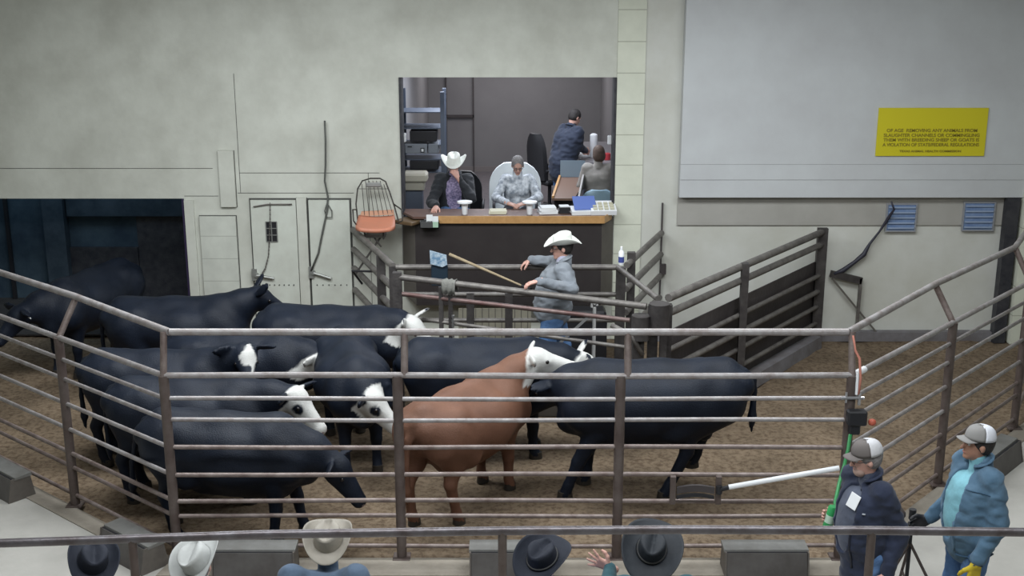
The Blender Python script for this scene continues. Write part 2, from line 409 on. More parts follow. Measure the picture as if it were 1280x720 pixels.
def slab(mb, x0, x1, z0, z1, y0, y1): mb.box(((x0+x1)/2, (y0+y1)/2, (z0+z1)/2), (x1-x0, y1-y0, z1-z0)); return mb
XO0, XO1, ZO = -7.4, -4.36, 1.955                     # alley opening in the back wall
bx0, bx1, bz0, bz1 = -1.47, 1.36, 0.95, 3.55          # booth opening
lw = MB(); slab(lw, XO1, bx0-0.0, 0, 5.6, YW, YW+0.25); struct(lw.build('wall_back_left', M_cream))
lw = MB(); slab(lw, -10, XO1, ZO, 5.6, YW, YW+0.25); slab(lw, -10, XO0, 0, ZO, YW, YW+0.25); struct(lw.build('wall_back_far_left', M_cream))
lw = MB(); slab(lw, bx0, bx1, 0, bz0, YW, YW+0.25); struct(lw.build('wall_back_middle', M_cream))
lw = MB(); slab(lw, bx0, bx1, bz1, 5.6, YW, YW+0.25); struct(lw.build('wall_back_upper_middle', M_cream))
lw = MB(); slab(lw, bx1, 1.72, 0, 5.6, YW-0.02, YW+0.25); struct(lw.build('wall_back_pillar', M_block))
lw = MB(); slab(lw, 1.72, 6.72, 0, 5.6, YW, YW+0.25); struct(lw.build('wall_back_right', M_wallR))
lw = MB(); slab(lw, 6.72, 10, 0, 5.6, YW-0.25, YW+0.25); struct(lw.build('wall_back_far_right', M_block))
lw = MB(); slab(lw, 2.2, 6.9, 2.0, 2.235, YW-0.16, YW-0.003); struct(lw.build('trim_lower_siding_board', M_band))
lw = MB(); slab(lw, 2.2, 6.9, 2.238, 2.44, YW-0.17, YW-0.003); struct(lw.build('trim_upper_siding_board', M_band))
lw = MB(); slab(lw, 2.2, 6.9, 2.443, 5.6, YW-0.175, YW-0.003); struct(lw.build('trim_white_siding', M_band))
lw = MB(); slab(lw, 1.75, 6.7, 0.0, 0.13, YW-0.12, YW-0.003); struct(lw.build('baseboard_right', M_curb))
lw = MB(); lw.box((-10.1, 8, 2.8), (0.2, 22, 5.6)); struct(lw.build('wall_left', M_cream))
lw = MB(); lw.box((10.1, 8, 2.8), (0.2, 22, 5.6)); struct(lw.build('wall_right', M_cream))
lw = MB(); lw.box((0, -2.2, 3.3), (20.4, 0.2, 6.6)); struct(lw.build('wall_rear', M_cream))
M_ceil = mat('ceiling_paint', (0.45, 0.46, 0.46), 0.9)
lw = MB(); lw.box((0, 7, 6.7), (20.4, 19, 0.2)); struct(lw.build('ceiling', M_ceil))
# alley behind the opening: a dark painted pen
YA = 17.9
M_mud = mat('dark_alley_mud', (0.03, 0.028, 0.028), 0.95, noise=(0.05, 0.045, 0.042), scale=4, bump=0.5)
al = MB(); slab(al, -10, -3.5, 0.03, 0.05, YW+0.05, YA); struct(al.build('floor_alley', M_mud))
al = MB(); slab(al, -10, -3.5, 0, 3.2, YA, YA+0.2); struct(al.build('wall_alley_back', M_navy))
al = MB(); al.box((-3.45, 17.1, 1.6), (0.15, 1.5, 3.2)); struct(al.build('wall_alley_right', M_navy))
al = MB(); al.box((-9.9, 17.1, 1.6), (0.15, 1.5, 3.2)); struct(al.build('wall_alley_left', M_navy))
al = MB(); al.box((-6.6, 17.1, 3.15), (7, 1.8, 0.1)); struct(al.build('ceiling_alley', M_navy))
a = atY(56, 300, YA-0.2); b = atY(82, 300, YA-0.2)
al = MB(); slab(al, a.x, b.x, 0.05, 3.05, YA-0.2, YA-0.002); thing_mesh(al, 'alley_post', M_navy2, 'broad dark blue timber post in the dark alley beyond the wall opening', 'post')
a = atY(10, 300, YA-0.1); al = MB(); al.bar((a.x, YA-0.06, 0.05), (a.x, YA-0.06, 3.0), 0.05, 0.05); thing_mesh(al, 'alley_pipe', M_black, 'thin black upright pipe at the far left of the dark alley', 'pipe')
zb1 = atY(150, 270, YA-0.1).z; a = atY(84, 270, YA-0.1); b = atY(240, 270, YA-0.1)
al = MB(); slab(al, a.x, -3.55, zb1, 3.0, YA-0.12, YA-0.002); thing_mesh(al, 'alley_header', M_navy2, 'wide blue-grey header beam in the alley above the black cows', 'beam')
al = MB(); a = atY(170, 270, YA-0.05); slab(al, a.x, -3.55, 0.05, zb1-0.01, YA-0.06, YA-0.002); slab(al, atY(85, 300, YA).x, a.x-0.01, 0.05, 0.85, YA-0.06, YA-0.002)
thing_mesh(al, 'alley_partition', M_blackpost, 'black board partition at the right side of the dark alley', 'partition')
# dark jamb of the opening
jb = MB(); slab(jb, XO1-0.03, XO1+0.0, 0, ZO, YW-0.01, YW+0.27); struct(jb.build('trim_opening_jamb', mat('dark_violet_jamb', (0.03, 0.02, 0.06), 0.6)))
jb = MB(); slab(jb, XO1+0.005, XO1+0.13, 0, ZO-0.02, YW-0.035, YW-0.003); struct(jb.build('trim_opening_casing', M_cream))

# doors on the left back wall (each is a slab standing in a dark gap)
def door(n, x0, x1, z0, z1, parent_mat=M_door, gap=0.022, arch=False):
    g = MB(); slab(g, x0-gap, x1+gap, z0, z1+gap, YW-0.012, YW-0.002); d = struct(g.build('door_%d' % n, M_seam))
    s = MB(); slab(s, x0, x1, z0+0.01, z1, YW-0.05, YW-0.012); s.build('door_panel', parent_mat, d)
    return d
d1 = door(1, -3.47, -2.87, 0.02, 1.94)
d2 = door(2, -2.70, -2.16, 0.02, 1.94)
# plank panel left of door 1 and thin wall boards
d3 = door(3, -4.16, -3.68, 0.02, 1.72, M_cream2, 0.01)
for (x0, x1, z0, z1, nm) in ((-3.86, -3.66, 1.85, 2.6, 'trim_wall_board'), (-2.86, -2.73, 0.0, 1.97, 'trim_door_post')):
    g = MB(); slab(g, x0-0.008, x1+0.008, z0-0.008, z1, YW-0.008, YW-0.002); slab_o = struct(g.build(nm+'_gap', M_seam))
    g = MB(); slab(g, x0, x1, z0, z1, YW-0.05, YW-0.008); struct(g.build(nm, M_cream))
# seams in the plywood wall
sm = MB()
for (x0, x1, z) in ((-6.9, -3.95, 2.36), (-3.6, -1.75, 2.30), (-4.35, -3.9, 1.99), (-3.64, -2.1, 2.03)):
    slab(sm, x0, x1, z-0.003, z+0.003, YW-0.004, YW-0.001)
for (x, z0, z1) in ((-3.6, 2.03, 3.6), (-1.9, 0, 2.3)):
    slab(sm, x-0.003, x+0.003, z0, z1, YW-0.004, YW-0.001)
struct(sm.build('trim_wall_seams', M_seam))
# door hardware
M_lever = mat('dull_steel_lever', (0.33, 0.34, 0.32), 0.4, 0.5)
def lever(d, xa, za, xb, zb):
    h = MB(); h.tube([(xa, YW-0.085, za), (xb, YW-0.085, zb)], 0.02, 8); h.tube([(xa, YW-0.045, za), (xa, YW-0.1, za)], 0.03, 8)
    h.box((xa-0.03, YW-0.06, za), (0.07, 0.03, 0.16)); h.build('door_handle', M_lever, d, smooth=40)
p = atY(322, 342, YW); q = atY(344, 346, YW); lever(d1, p.x, p.z, q.x, q.z)
p = atY(393, 339, YW); q = atY(415, 346, YW); lever(d2, p.x, p.z, q.x, q.z)
# barred peep window in door 1
p = atY(333, 276, YW); q = atY(348, 301, YW)
h = MB(); slab(h, p.x, q.x, q.z, p.z, YW-0.052, YW-0.0501); wn = h.build('door_window', M_black, d1)
h = MB()
for i in range(3):
    x = p.x+(q.x-p.x)*i/2; h.bar((x, YW-0.056, q.z), (x, YW-0.056, p.z), 0.012, 0.008)
for i in range(4):
    z = q.z+(p.z-q.z)*i/3; h.bar((p.x, YW-0.058, z), (q.x, YW-0.058, z), 0.008, 0.01)
h.build('window_bars', M_lever, wn)
h = MB(); a = atY(318, 257, YW); b = atY(366, 254, YW); h.tube([(a.x, YW-0.07, a.z), (a.x+0.2, YW-0.07, b.z), (b.x, YW-0.07, b.z)], 0.009, 6); h.build('slide_bolt', M_pen, d1)
# chain of door 1
ch = MB(); cp = [atY(x, y, YW) for x, y in ((339, 253), (339, 275), (338, 300), (337, 318), (333, 334), (328, 342))]
pts = []
for i in range(len(cp)-1):
    for t in range(8): pts.append(cp[i].lerp(cp[i+1], t/8))
for i in range(0, len(pts)-1):
    pp = pts[i]; ch.box((pp.x, YW-0.085+0.008*(i % 2), pp.z), (0.016 if i % 2 else 0.010, 0.008, 0.026))
thing_mesh(ch, 'door_chain', M_pen, 'thin chain hanging over the small barred window of the left door', 'chain')
# cable hanging over door 2
cb = MB(); cpts = [(407, 150), (408, 175), (408, 205), (407, 225), (411, 245), (410, 262), (404, 290), (399, 315), (390, 337)]
cb.tube([(atY(x, y, YW).x, YW-0.075, atY(x, y, YW).z) for x, y in cpts], 0.013, 8)
cb.tube([(atY(x, y, YW).x, YW-0.085, atY(x, y, YW).z) for x, y in ((410, 252), (416, 262), (416, 270), (410, 270), (407, 262), (410, 252))], 0.008, 6)
thing_mesh(cb, 'hanging_cable', mat('grey_rubber_cable', (0.10, 0.105, 0.095), 0.6), 'grey cable hanging down the wall in front of the right-hand door', 'cable', smooth=True)
# rivet rows on the doors
rv = MB()
for d, xs in ((d1, [-3.40+i*0.065 for i in range(8)]), (d2, [-2.63+i*0.08 for i in range(6)])):
    rv = MB()
    for x in xs: rv.tube([(x, YW-0.05, 0.78), (x, YW-0.058, 0.78)], 0.009, 6)
    rv.build('rivet_row', M_seam, d)

# right part of the wall: two blue glass-block vents
for k, (xa, ya, xb, yb, lab) in enumerate(((1109, 255, 1141, 287, 'small square blue louvred wall vent nearest the hanging black hose'), (1205, 253, 1238, 286, 'small square blue louvred wall vent nearest the black corner post'))):
    p = atY(xa, ya, YW); q = atY(xb, yb, YW); r0 = empty('wall_vent', ((p.x+q.x)/2, YW-0.02, q.z)); tag(r0, lab, 'vent')
    v = MB(); slab(v, p.x, q.x, q.z, p.z, YW-0.02, YW-0.003); v.build('vent_panel', M_bluevent, r0)
    v = MB()
    for i in range(5):
        z = q.z+(p.z-q.z)*(i+0.5)/5; v.box(((p.x+q.x)/2, YW-0.03, z), (q.x-p.x-0.02, 0.03, 0.018))
    v.build('louvre', mat('pale_blue_louvre', (0.30, 0.38, 0.52), 0.4), r0)
    v = MB()
    for (x0, x1, z0, z1) in ((p.x-0.02, p.x, q.z-0.02, p.z+0.02), (q.x, q.x+0.02, q.z-0.02, p.z+0.02), (p.x, q.x, q.z-0.02, q.z), (p.x, q.x, p.z, p.z+0.02)):
        slab(v, x0, x1, z0, z1, YW-0.03, YW-0.003)
    v.build('vent_frame', mat('grey_vent_frame', (0.27, 0.28, 0.30), 0.5), r0)
# dark header board under the siding
g = MB(); slab(g, 2.2, 6.7, 1.60, 1.975, YW-0.03, YW-0.0035); struct(g.build('trim_header_board', mat('grey_header_board', (0.40, 0.39, 0.36), 0.6, noise=(0.35, 0.34, 0.31), scale=2)))
# the vents sit on the header board, so move them out onto it
for o in bpy.data.objects:
    if o.name.startswith('wall_vent'): o.location.y -= 0.03
# black corner post
p = atY(1266, 245, YW); q = atY(1254, 430, YW-0.1)
g = MB(); g.bar((6.60, YW-0.12, 0.0), (6.60, YW-0.12, 1.99), 0.16, 0.14); 
thing_mesh(g, 'corner_post', M_blackpost, 'thick black painted post at the right end of the ring wall', 'post')

# yellow notice
p = atY(1099, 135, YW-0.2); q = atY(1230, 195, YW-0.2)
sg = empty('notice_sign', ((p.x+q.x)/2, YW-0.2, q.z)); tag(sg, 'bright yellow notice board with dark capitals on the white siding', 'sign')
g = MB(); slab(g, p.x, q.x, q.z, p.z, YW-0.2, YW-0.178); g.build('sign_board', M_yellow, sg)
def text_part(txt, x, z, y, size, m, parent, width=None, name='lettering', rot=(math.pi/2, 0, 0), bold=0.0):
    cu = bpy.data.curves.new(name, 'FONT'); cu.body = txt; cu.size = size; cu.align_x = 'CENTER'; cu.align_y = 'CENTER'; cu.extrude = 0.002; cu.offset = bold
    to = bpy.data.objects.new(name, cu); C.objects.link(to)
    dg = bpy.context.evaluated_depsgraph_get(); me = bpy.data.meshes.new_from_object(to.evaluated_get(dg)); C.objects.unlink(to); bpy.data.objects.remove(to)
    me.materials.clear(); me.materials.append(m)
    if width:
        xs = [v.co.x for v in me.vertices]; s = width/(max(xs)-min(xs))
        for v in me.vertices: v.co.x *= s
    o = bpy.data.objects.new(name, me); C.objects.link(o); o.parent = parent
    pl = Vector((0, 0, 0)); q_ = parent
    while q_ is not None: pl += Vector(q_.location); q_ = q_.parent
    o.location = Vector((x, y, z))-pl; o.rotation_euler = rot
    return o
cx = (p.x+q.x)/2
for txt, yy, wd, sz in (('OF AGE  REMOVING ANY ANIMALS FROM', 163.2, 1.17, 0.060), ('SLAUGHTER CHANNELS OR COMMINGLING', 169.2, 1.24, 0.060), ('THEM WITH BREEDING SHEEP OR GOATS IS', 175, 1.24, 0.060),
                        ('A VIOLATION OF STATE/FEDERAL REGULATIONS', 181, 1.25, 0.060), ('TEXAS ANIMAL HEALTH COMMISSION', 189, 0.80, 0.038)):
    text_part(txt, cx, atY(1165, yy, YW-0.2).z, YW-0.204, sz, M_ink, sg, wd, bold=0.001)

# hose and bracket on the right wall
hs = MB(); pp = [(1108, 248, .22), (1112, 258, .2), (1108, 270, .1), (1097, 288, .08), (1085, 303, .08), (1078, 316, .08), (1066, 326, .08), (1052, 336, .08), (1040, 340, .1)]
hp = [Vector((atY(x, y, YW).x, YW-d, atY(x, y, YW).z)) for x, y, d in pp]
hs.tube(hp, 0.02, 8, radii=[.012, .015, .022, .014, .018, .034, .026, .034, .018])
thing_mesh(hs, 'hanging_hose', mat('black_rubber', (0.03, 0.03, 0.045), 0.5), 'black hose drooping from the siding to the gate post on the right wall', 'hose', smooth=True)
br = empty('wall_bracket', (4.45, YW-0.1, 0.6)); tag(br, 'rusty angled steel bracket bolted to the wall beside the gate post', 'bracket')
def wp(x, y, d=0.08): v = atY(x, y, YW-d); return v
g = MB(); g.bar(wp(1038, 342), wp(1077, 351), 0.05, 0.09); g.build('top_arm', M_penpost, br)
g = MB(); g.bar(wp(1076, 348), wp(1071, 408), 0.035, 0.05); g.build('drop_arm', M_pen, br)
g = MB(); g.bar(wp(1040, 348), wp(1096, 416), 0.02, 0.025); g.build('diagonal_rod', M_wing, br)

# ------------------------------------------------------------ ring fence (front, left, right runs)
RAILS = [(1.71, 0.026), (1.505, 0.019), (1.315, 0.019), (1.07, 0.02), (0.82, 0.02), (0.577, 0.02), (0.435, 0.019), (0.152, 0.019)]
TOPZ = 2.058
def post_at(root, p, n, tm=M_rail2, upper_off=0.0, lean=0.14):
    """brown main post up to the second rail and a leaning stub that carries the top rail"""
    g = MB(); g.tube([(p.x, p.y, 0.0), (p.x, p.y, 1.71)], 0.043, 12); o = g.build('post', M_post, root, smooth=40)
    g = MB(); a = Vector((p.x, p.y, 1.70)); g.tube([a+Vector((upper_off, 0, 0)), a+Vector((upper_off, 0, 0))+n*lean+Vector((0, 0, TOPZ-1.70))], 0.03, 10); g.build('leaning_stub', tm, root, smooth=40)
    g = MB(); g.box((p.x, p.y, 0.045), (0.15, 0.15, 0.02), bevel=0.004); g.build('foot_plate', M_post, root)
nF = Vector((0, 1, 0)); nLi = Vector((DL.y, -DL.x, 0)); nRi = Vector((-DR.y, DR.x, 0))
LEAN = 0.10
TL = Vector((CL.x+0.05, CL.y+LEAN, TOPZ)); TR = Vector((CR.x-0.03, CR.y+LEAN, TOPZ))
ff = empty('ring_fence', (0, 9.63, 0)); tag(ff, 'long straight pipe fence across the front of the cattle ring', 'fence')
for x in (CL.x, -0.955, 0.905, CR.x):
    post_at(ff, Vector((x, 9.63, 0)), nF, upper_off=0.0 if abs(x) > 2 else 0.06, lean=LEAN)
g = MB(); g.tube([TL, TR], 0.031, 12); g.build('top_rail', M_rail, ff, smooth=40)
for i, (z, r) in enumerate(RAILS):
    g = MB(); mid = [Vector((CL.x+(CR.x-CL.x)*t, 9.63-(0.0 if i == 0 else 0.0), z+0.006*math.sin(7*t+i))) for t in (0, .16, .33, .5, .66, .83, 1)]
    g.tube(mid, r, 10); g.build('rail', M_rail if i < 3 else M_rail2, ff, smooth=40)
def side_fence(name, c, d, nin, dist_posts, top0, label, turn):
    root = empty(name, (c.x, c.y, 0)); tag(root, label, 'fence')
    end = c+d*dist_posts[-1]; far = end+turn
    for k, t in enumerate(dist_posts): post_at(root, c+d*t, nin, lean=0.22 if k == 0 else 0.2)
    tp = [top0, c+d*dist_posts[0]+nin*0.2+Vector((0, 0, TOPZ)), end+nin*0.2+Vector((0, 0, TOPZ)), far+nin*0.1+Vector((0, 0, TOPZ))]
    g = MB(); g.tube(tp, 0.031, 12); g.build('top_rail', M_rail, root, smooth=40)
    for i, (z, r) in enumerate(RAILS):
        g = MB(); g.tube([c+Vector((0, 0, z)), end+Vector((0, 0, z)), far+Vector((0, 0, z))], r, 10); g.build('rail', M_rail if i < 5 else M_rail2, root, smooth=40)
    return root
side_fence('ring_fence', CL, DL, nLi, [1.63, 3.2], TL, 'angled pipe fence running back along the left side of the ring', Vector((-1.9, 3.9, 0)))
rf = side_fence('ring_fence', CR, DR, nRi, [2.05, 4.05], TR, 'angled pipe fence running back along the right side of the ring', Vector((1.7, 3.2, 0)))
# white tape on the second rail by the right corner post
g = MB(); a = CR+DR*0.03+Vector((0, 0, 1.71)); b = CR+DR*0.22+Vector((0, 0, 1.71)); g.tube([a, b], 0.029, 10); g.tube([CR+Vector((0.035, -0.03, 1.74)), CR+Vector((0.035, -0.045, 1.56))], 0.013, 8)
g.build('white_tape', M_white, rf, smooth=40)
# rope by the corner stub
g = MB(); g.tube([TR+Vector((0.03, -0.03, -0.02)), TR+Vector((0.05, -0.06, -0.14)), Vector((CR.x+0.05, CR.y, 1.86)), Vector((CR.x+0.06, CR.y-0.04, 1.70)), Vector((CR.x+0.05, CR.y-0.05, 1.56))], 0.011, 6)
thing_mesh(g, 'pink_rope', mat('faded_pink_rope', (0.50, 0.20, 0.15), 0.8), 'thin faded pink rope tied along the right corner post of the ring', 'rope', smooth=True)
# latch and clamp on the right corner post
lt = empty('gate_latch', (CR.x, CR.y-0.05, 1.2)); tag(lt, 'black latch block strapped to the right corner post with an orange knob', 'latch')
g = MB(); g.box((CR.x+0.04, CR.y-0.08, 1.37), (0.16, 0.09, 0.13), bevel=0.012); g.box((CR.x+0.03, CR.y-0.07, 1.27), (0.09, 0.07, 0.1), bevel=0.01); g.build('latch_body', M_black, lt)
g = MB(); g.lathe([(0.006, -0.03), (0.028, -0.02), (0.034, 0.0), (0.028, 0.02), (0.006, 0.03)], (CR.x+0.17, CR.y-0.09, 1.33), 12); g.build('knob', mat('orange_red_plastic', (0.45, 0.10, 0.06), 0.5), lt, smooth=True)
g = MB(); g.tube([(CR.x-0.09, CR.y-0.05, 1.53), (CR.x+0.1, CR.y-0.05, 1.53)], 0.014, 8); g.tube([(CR.x-0.05, CR.y-0.05, 1.49), (CR.x-0.05, CR.y-0.05, 1.58)], 0.01, 8); g.tube([(CR.x+0.06, CR.y-0.05, 1.47), (CR.x+0.06, CR.y-0.05, 1.57)], 0.014, 8)
g.build('clamp', mat('bright_clamp', (0.5, 0.5, 0.52), 0.3, 0.8), lt, smooth=40)

# small guard panel between two rails and the white pole tied to it
gp = empty('guard_panel', (1.69, 9.55, 0.577)); tag(gp, 'short brown guard panel with curved plates between two low fence rails', 'panel')
for px in (841, 898):
    x = atY(px, 610, 9.58).x; g = MB(); g.bar((x, 9.58, 0.575), (x, 9.58, 0.825), 0.045, 0.045); g.build('upright', M_post, gp)
xa = atY(846, 610, 9.57).x; xb = atY(893, 610, 9.57).x
for z0, hgt in ((0.70, 0.06), (0.635, 0.025)):
    g = MB(); n = 10
    vs = []; 
    for i in range(n+1):
        t = i/n; x = xa+(xb-xa)*t; zz = z0+0.022*math.sin(math.pi*t)
        vs += [(x, 9.56, zz-hgt/2), (x, 9.56, zz+hgt/2), (x, 9.585, zz+hgt/2), (x, 9.585, zz-hgt/2)]
    fs = [(4*i+a, 4*i+(a+1) % 4, 4*i+4+(a+1) % 4, 4*i+4+a) for i in range(n) for a in range(4)]+[(0, 1, 2, 3), (4*n+3, 4*n+2, 4*n+1, 4*n)]
    g.add(vs, fs); g.build('plate', M_sheet if hgt > .04 else M_black, gp)
wpole = empty('white_pole', (1.9, 9.5, 0.6)); tag(wpole, 'long white plastic pole slanting outside the lower fence rails', 'pole')
a = atY(911, 609, 9.50); b = atY(1049, 585, 9.46)
g = MB(); g.tube([a, b], 0.022, 12); g.build('pole_shaft', M_white, wpole, smooth=40)
g = MB(); g.tube([atY(899, 612, 9.55), a+Vector((0.02, 0, 0.003))], 0.02, 10); g.tube([atY(899, 607, 9.55), atY(899, 617, 9.55)], 0.026, 8); g.build('black_clamp', M_black, wpole, smooth=40)
# green hose along the corner post
g = MB(); g.tube([atY(1063, 543, 9.50), atY(1060, 562, 9.45), atY(1055, 583, 9.3), atY(1049, 604, 9.1), atY(1044, 628, 8.9), atY(1046, 650, 8.8)], 0.015, 10)
thing_mesh(g, 'green_stick', mat('green_fibreglass', (0.03, 0.22, 0.07), 0.4), 'green stock stick held upright by the man in the navy jacket', 'stick', smooth=True)

# ------------------------------------------------------------ troughs along the foot of the fence
def trough(p0, p1, outward, label, g_):
    """hollow sheet-metal box, wider below, with a lid that leaves a dark slot"""
    p0 = Vector((p0[0], p0[1], 0)); p1 = Vector((p1[0], p1[1], 0)); d = (p1-p0).normalized(); L = (p1-p0).length
    root = empty('fence_side_trough', ((p0.x+p1.x)/2, (p0.y+p1.y)/2, 0.035)); tag(root, label, 'trough', g_)
    o = Vector(outward).normalized(); z0 = 0.036; z1 = 0.27
    def q(t, u, z): return p0+d*t+o*u+Vector((0, 0, z))
    g = MB(); g.extrude([q(0, -0.15, z0), q(0, 0.12, z0), q(0, 0.075, z1-0.01), q(0, -0.11, z1-0.02)], d*L); g.build('trough_body', M_box, root)
    g = MB(); g.extrude([q(-0.02, -0.13, z1-0.0195), q(-0.02, 0.045, z1-0.0195), q(-0.02, 0.04, z1+0.004), q(-0.02, -0.13, z1+0.012)], d*(L+0.04)); g.build('lid', M_boxtop, root)
    g = MB(); g.extrude([q(0.0, 0.046, z1-0.017), q(0.0, 0.066, z1-0.013), q(0.0, 0.066, z1-0.006), q(0.0, 0.046, z1-0.010)], d*L); g.build('slot', M_black, root)
    g = MB(); g.extrude([q(-0.015, -0.155, z0), q(-0.015, 0.125, z0), q(-0.015, 0.08, z1-0.005), q(-0.015, -0.115, z1-0.005)], d*0.012); g.build('end_plate', M_boxend, root); g = MB(); g.extrude([q(L+0.004, -0.155, z0), q(L+0.004, 0.125, z0), q(L+0.004, 0.08, z1-0.005), q(L+0.004, -0.115, z1-0.005)], d*0.012); g.build('end_plate', M_boxend, root)
    return root
yf = 9.36
trough((1.80, yf), (2.47, yf), (0, -1, 0), 'dark grey sheet metal trough left of the man in the navy jacket', 'troughs along the ring fence')
trough((-0.34, yf), (0.33, yf), (0, -1, 0), 'dark grey sheet metal trough behind the navy blue hat', 'troughs along the ring fence')
trough((-2.50, yf), (-1.84, yf), (0, -1, 0), 'dark grey sheet metal trough between the white hat and the tan hat', 'troughs along the ring fence')
a = atZ(136, 658, 0.25); b = atZ(190, 684, 0.25); nLo = -nLi
dd = DL; 
def along(c, d, nout, t0, t1, u): return (c+d*t0+nout*u), (c+d*t1+nout*u)
def param(p, c, d): v = Vector((p.x-c.x, p.y-c.y, 0)); return v.dot(d)
t0 = param(b, CL, DL); t1 = param(a, CL, DL); A_, B_ = along(CL, DL, nLo, t0, t1, 0.27); trough(A_, B_, nLo, 'dark grey metal trough angled beside the left fence, behind the leftmost navy hat', 'troughs along the ring fence')
b = atZ(42, 592, 0.25); t0 = param(b, CL, DL); A_, B_ = along(CL, DL, nLo, t0, t0+0.75, 0.27); trough(A_, B_, nLo, 'dark grey sheet metal trough cut by the left edge of the picture', 'troughs along the ring fence')
nRo = -nRi
b = atZ(1252, 588, 0.25); t0 = param(b, CR, DR); A_, B_ = along(CR, DR, nRo, t0, t0+0.85, 0.3); trough(A_, B_, nRo, 'dark grey sheet metal trough behind the man in the denim jacket', 'troughs along the ring fence')

# ------------------------------------------------------------ foreground hand rail
YR = 6.5
hr = empty('hand_rail', (0, YR, 1.18)); tag(hr, 'round steel hand rail across the front of the seating, nearest the viewer', 'rail')
ks = [atY(-60, 681, YR), atY(165, 673.5, YR), atY(330, 668, YR), atY(628, 663.5, YR), atY(850, 662, YR), atY(1090, 663, YR), atY(1340, 666, YR)]
g = MB(); g.tube(ks, 0.0265, 14); g.build('top_rail', mat('scuffed_grey_pipe', (0.14, 0.13, 0.14), 0.35, 0.5, noise=(0.075, 0.06, 0.06), scale=7, bump=0.15, bscale=30), hr, smooth=50)
for px, py in ((165, 673.5), (628, 663.5), (1090, 663)):
    t = atY(px, py, YR); g = MB(); g.tube([t, (t.x, t.y, 1.18)], 0.026, 12); g.build('post', M_post, hr, smooth=40)

# ------------------------------------------------------------ pens in front of the podium
def W(px, py, Y): return atY(px, py, Y)
def pipe(root, a, b, r=0.03, m=None, name='rail'):
    g = MB(); g.tube([a, b], r, 10); return g.build(name, m or M_pen, root, smooth=40)
ZP = 1.55
# pen front + left side (horizontal rails from the wall to the left post pair)
pn = empty('podium_pen', (-1.35, 13.9, 0)); tag(pn, 'worn pipe pen fence running from the back wall under the wire chair', 'fence')
A = Vector((-2.12, 15.93, 0)); B = Vector((-1.40, 13.95, 0))
for z in (1.55, 1.28, 1.02, 0.72, 0.42): pipe(pn, A+Vector((0, 0, z)), B+Vector((0, 0, z)), 0.04)
for t, wdt in ((0.72, 0.10), (1.0, 0.09)):
    p = A.lerp(B, t); g = MB(); g.bar((p.x, p.y, 0), (p.x, p.y, 1.55), wdt, wdt); g.build('post', M_penpost, pn)
g = MB(); g.tube([(-1.93, 15.2, 1.0), (-2.02, 15.0, 1.22), (-1.75, 14.9, 1.24)], 0.015, 8); g.build('hook_rod', M_black, pn, smooth=40)
pf = empty('podium_rail', (0, 13.9, 0)); tag(pf, 'pipe rail fence right in front of the brown podium, under the ring man\'s far hand', 'fence')
X1 = W(772, 336, 13.9).x
pipe(pf, Vector((-1.36, 13.9, ZP)), Vector((X1, 13.9, ZP)), 0.035)
pipe(pf, Vector((-1.36, 13.9, 1.22)), Vector((X1, 13.9, 1.22)), 0.028)
pipe(pf, Vector((-1.36, 13.9, 0.90)), Vector((X1, 13.9, 0.90)), 0.026)
for px in (588, 636): 
    x = W(px, 380, 13.9).x; g = MB(); g.bar((x, 13.9, 0), (x, 13.9, 1.24), 0.09, 0.06); g.build('post', M_penpost, pf)
g = MB(); g.bar((X1+0.04, 13.9, 0), (X1+0.04, 13.9, ZP), 0.11, 0.09); g.build('post', M_penpost, pf)
pipe(pf, Vector((X1, 13.9, ZP)), Vector((1.55, 12.55, ZP)), 0.032, name='slanting_rail')
# beige mesh panel behind
g = MB(); slab(g, -0.7, 0.25, 0.05, 0.62, 15.35, 15.38)
M_mesh = mat('beige_panel', (0.24, 0.225, 0.175), 0.8, noise=(0.19, 0.18, 0.14), scale=4); mul_lines(M_mesh, 0, 0.085, 0.012, (0.06, 0.055, 0.05), 0, soft=0.8)
thing_mesh(g, 'mesh_panel', M_mesh, 'beige panel with thin upright wires low under the podium', 'panel')
# cluster + right fence with sheet
cf = empty('solid_fence', (1.62, 12.45, 0)); tag(cf, 'slanting pipe fence backed by dark sheet steel at the right of the ring', 'fence')
E0 = Vector((1.66, 12.5, 0)); E1 = Vector((4.08, 15.7, 0)); e = (E1-E0).normalized()
for z, r in ((1.57, 0.045), (1.40, 0.042), (0.98, 0.03), (0.76, 0.035), (0.55, 0.03), (0.32, 0.03)):
    pipe(cf, E0+Vector((0, 0, z)), E1+Vector((0, 0, z)), r)
nE = Vector((e.y, -e.x, 0))
g = MB(); a = E0-nE*0.06; b = E1-nE*0.06
g.extrude([a+Vector((0, 0, 0.1)), b+Vector((0, 0, 0.1)), b+Vector((0, 0, 1.16)), a+Vector((0, 0, 1.16))], -nE*0.012); g.build('sheet', M_sheet, cf)
g = MB(); a = E0+e*0.3; g.extrude([a-nE*0.15, a+nE*0.12, a+nE*0.10+Vector((0, 0, 0.16)), a-nE*0.12+Vector((0, 0, 0.16))], e*((E1-E0).length-0.35)); g.build('kick_board', M_curb, cf)
for t in (0.0, 0.42, 1.0):
    p = E0.lerp(E1, t)+nE*(0.05 if 0 < t < 1 else 0); g = MB(); g.bar((p.x, p.y, 0), (p.x, p.y, (1.5 if t == 0 else 1.62)), 0.085 if t < 1 else 0.13, 0.085); g.build('post', M_penpost, cf)
gc = empty('gate_post', (1.5, 12.42, 0)); tag(gc, 'bundle of thick dark hinge posts where the gate meets the slanting fence', 'post')
for (x, y, zt, wd) in ((1.34, 12.40, 1.38, 0.12), (1.50, 12.47, 1.50, 0.10), (1.60, 12.36, 1.36, 0.07)):
    g = MB(); g.bar((x, y, 0), (x, y, zt), wd, wd); g.build('upright', M_penpost, gc)
